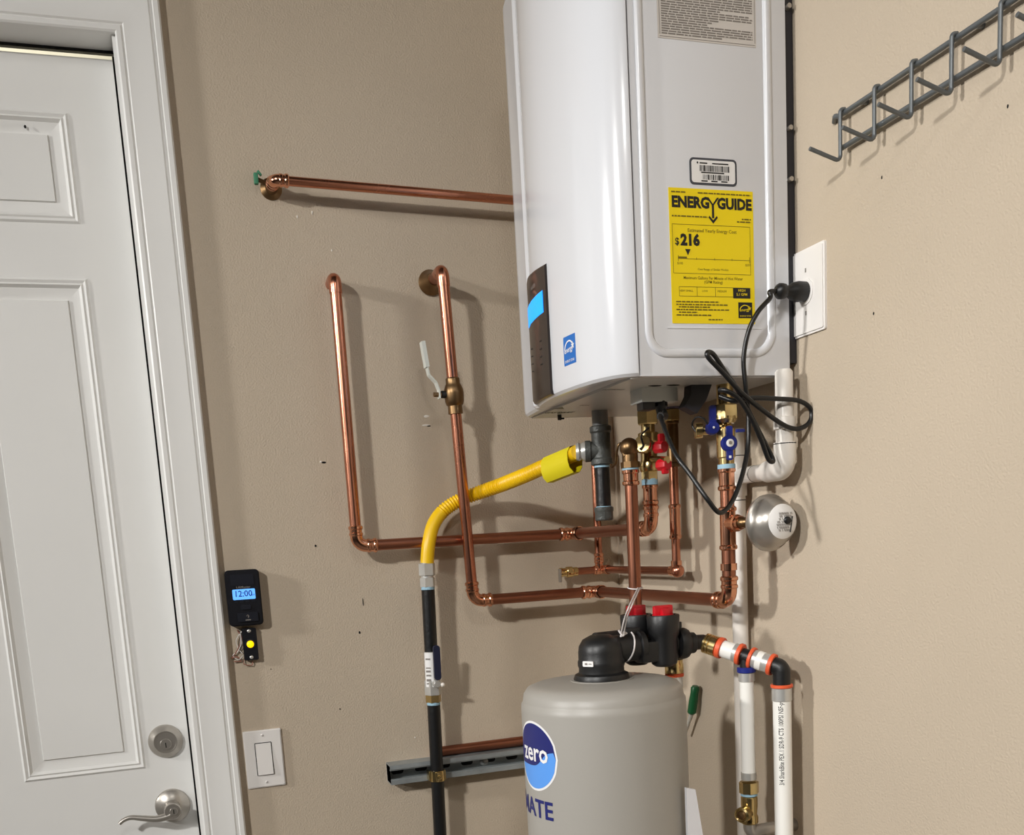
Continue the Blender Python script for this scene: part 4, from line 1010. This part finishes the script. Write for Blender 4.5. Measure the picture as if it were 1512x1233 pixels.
# ================================================================== OUTLET PEX WITH TEE AND DROPS
rx = .0143
o0 = V((-.128, TY - .004, zh - .003)); 
yE = P(1155, 1060, X=-.050).y; pE = P(1154, 986, X=-.050); pE = V((-.050, yE, pE.z))
print('pex', o0, pE, P(1036, 951, Y=TY))
d = (pE - o0).normalized(); Ld = (pE - o0).length
at = lambda f: o0 + d * (Ld * f)
t = thing('outlet_pipe', V((-.050, yE, 0)), 'white outlet pipe with orange rings from the black valve to the floor', 'pipe')
MB().lathe([(.0125, 0), (.0125, .004), (.0165, .005), (.0165, .008), (.015, .009), (.0165, .010), (.0165, .014), (.015, .015), (.0165, .016), (.0165, .026), (.0145, .027)], o0 + d * -.002, d).build('brass_coupling', brass_m, t)
fr = lambda px: (px - 1036) / (1154 - 1036)
def ringm(f0_, f1_, rad, name, m_, par=t): return MB().cyl(at(f0_), at(f1_), rad, seg=26, bev=.0008).build(name, m_, par)
ringm(.19, .25, .0172, 'orange_ring', orange_m); ringm(.25, .44, .0140, 'pipe', pex_m); ringm(.40, .46, .0152, 'crimp_sleeve', chrome_m); ringm(.455, .505, .0175, 'orange_ring', orange_m)
ringm(.50, .64, .0115, 'tee', blackpl_m); ringm(.61, .65, .0175, 'orange_ring', orange_m); ringm(.65, .86, .0148, 'crimp_sleeve', chrome_m); ringm(.70, .78, .0152, 'pipe', pex_m); ringm(.855, .905, .0175, 'orange_ring', orange_m)
dn = V((0, 0, -1))
mb = MB(); mb.tube(fillet([at(.90), pE, pE + dn * .028], .014, 10), .0135, 22); mb.build('elbow', blackpl_m, t)
MB().cyl(pE + dn * .026, pE + dn * .031, .0172, bev=.0008).build('orange_ring', orange_m, t)
MB().cyl(pE + dn * .031, pE + dn * .052, .0155, bev=.0008).build('crimp_sleeve', chrome_m, t)
dp = MB().cyl(pE + dn * .048, V((pE.x, pE.y, .002)), rx, seg=26).build('pipe', pex_m, t)
mb = MB(); b_ = text_bm('3/4 SharkBite PEX // SDR-9 CTS 100PSI NSF-pw', .0105, .006, 'LEFT')
zlo = P(1147, 1153, X=pE.x).z
for v in b_.verts:
    an = math.radians(243) - v.co.y / rx; v.co = V((pE.x + math.cos(an) * (rx + .0004), pE.y + math.sin(an) * (rx + .0004), zlo + v.co.x * .66))
mb.join(b_); mb.build('lettering', ink_m, dp)
tj = at(.555); 
MB().cyl(tj, tj + dn * .022, .0105).build('tee_leg', blackpl_m, t)
# drop from the tee
ta2 = thing('drain_pipe', V((tj.x, tj.y, tj.z - .3)), 'short white pipe hanging from the black tee with brass drain fitting', 'pipe')
Dz = lambda y: V((tj.x, tj.y, P(1103, y, X=tj.x).z))
print('drop', tj, Dz(1137))
MB().cyl(Dz(985), Dz(993), .0150, bev=.001).build('blue_ring', blue_m, ta2)
MB().cyl(Dz(993), Dz(1006), .0128, bev=.0006).build('crimp_sleeve', chrome_m, ta2)
wp_ = MB().cyl(Dz(1003), Dz(1142), .0113, seg=24).build('pipe', pex_m, ta2)
mb = MB(); b_ = text_bm('Mustang', .006, .004, 'LEFT')
for v in b_.verts:
    an = math.radians(290) + v.co.y / .0113; v.co = V((tj.x + math.cos(an) * .0116, tj.y + math.sin(an) * .0116, Dz(1130).z + v.co.x * .7))
b_.free()
MB().cyl(Dz(1150), Dz(1139), .0125, bev=.0006).build('crimp_sleeve', chrome_m, ta2)
MB().lathe([(.0125, 0), (.0158, .001), (.0158, .019), (.0125, .020)], Dz(1170), (0, 0, 1), 8).build('brass_nut', brass_m, ta2)
MB().cyl(Dz(1173), Dz(1169), .0135).build('blue_ring', tape_m, ta2)
mb = MB(); mb.lathe([(.012, 0), (.014, .002), (.014, .012), (.012, .016), (.0135, .030), (.0135, .044), (.012, .046)], Dz(1214), (0, 0, 1)); sd_ = V((-.86, -.5, 0)).normalized(); mb.lathe([(.0105, 0), (.0105, .014), (.0128, .016), (.0128, .026), (.010, .028), (.009, .027)], Dz(1197), sd_); mb.build('brass_tee', brass_m, ta2)
MB().lathe([(.0085, 0), (.006, .003), (0, .004)], Dz(1197) + sd_ * .0265, sd_).build('plug', bronze_m, ta2)
MB().tube(fillet([Dz(1212), Dz(1226), Dz(1226) + V((-tj.x + .002, 0, 0))], .012), .0105).build('wall_elbow', nickel_m, ta2)

# ================================================================== GREEN TOOL AND WHITE BOARD BEHIND THE TANK
g1, g2, g3 = P(1027, 1013, X=-.012), P(1021, 1054, X=-.016), P(1011, 1085, X=-.016)
t = thing('hand_tool', g2, 'green handled tool with clear shank leaning on the wall behind the tank', 'tool')
mb = MB(); d_ = (g1 - g2).normalized(); L_ = (g1 - g2).length; mb.lathe([(.006, 0), (.0085, .003), (.0085, L_ * .5), (.0078, L_ * .75), (.0085, L_ - .004), (.006, L_)], g2, d_, 16); mb.build('grip', green_m, t)
MB().cyl(g2, g3, .0045, .003, seg=12).build('shank', clear_m, t)
Yb = -.715
b0, b1, b2_, = P(1017, 1163, Y=Yb), P(1027, 1166, Y=Yb), P(1038, 1233, Y=Yb)
sl_ = (b2_ - b1); foot = b1 + sl_ * ((b1.z - .002) / -sl_.z); fx_ = min(foot.x, -.02); zk = b1.z + sl_.z * (fx_ - b1.x) / sl_.x
print('board', b0, b1, foot)
out_ = [(b0.x - .004, b0.z), (b1.x, b1.z), (fx_, zk), (fx_, .002), (b0.x - .004, .002)]
mb = MB(); mb.rings([[V((x, Yb, z)) for x, z in out_], [V((x, Yb + .006, z)) for x, z in out_]])
tag(mb.build('white_board', board_m), 'white board with a slanted edge standing close beside the grey tank', 'board')

# ================================================================== WIRE HOOK RACK
xr0, xh = -.009, -.0165
t0 = P(1240, 171, X=xr0); t1 = P(1476, 13.5, X=xr0); zr1 = (t0.z + t1.z) / 2
l0 = P(1245, 216, X=xr0); l1 = P(1506, 59, X=xr0); zr2 = (l0.z + l1.z) / 2
print('rack', t0, t1, l0, l1)
yend = P(1512, 0, X=xr0).y - .16
t = thing('hook_rack', V((0, t0.y, zr1)), 'grey wire hook rack screwed to the right wall above the outlet', 'rack')
MB().tube(fillet([P(1232, 180, X=-.002), P(1233, 172, X=xr0), V((xr0, t0.y, zr1)), V((xr0, yend, zr1))], .004, 5), .0034, 14).build('top_rail', rack_m, t)
MB().cyl((xr0, l0.y + .002, zr2), (xr0, yend, zr2), .0034, seg=14).build('bottom_rail', rack_m, t)
hx = [(1241.5, 239), (1292.5, 210), (1349, 179), (1409, 139), (1477, 104)]
ys = []
for (x, y), xt in zip(hx, (1240.5, 1291, 1346, 1405, 1476)):
    ys.append(P(xt, 100 if x > 1300 else 150, X=xh).y)
ys.append(ys[-1] * 2 - ys[-2])
tip = P(1196, 219, X=None, Y=P(1241.5, 239, X=xh).y)
zlow = P(1242, 238, X=xh).z
print('hook', tip, zlow, ys)
first = None
for yk_ in ys:
    mb = MB(); mb.tube(fillet([(xr0, yk_, zr1 + .0040), (xh, yk_, zr1 + .0030), (xh, yk_, zlow), (tip.x, yk_, tip.z)], .006, 6), .0027, 12); h_ = mb.build('hook', rack_m, t)
for yk_ in (ys[0] - .035, ys[3] - .03):
    MB().cyl((0, yk_, zr1), (xr0, yk_, zr1), .004, seg=12).build('wall_standoff', rack_m, t)
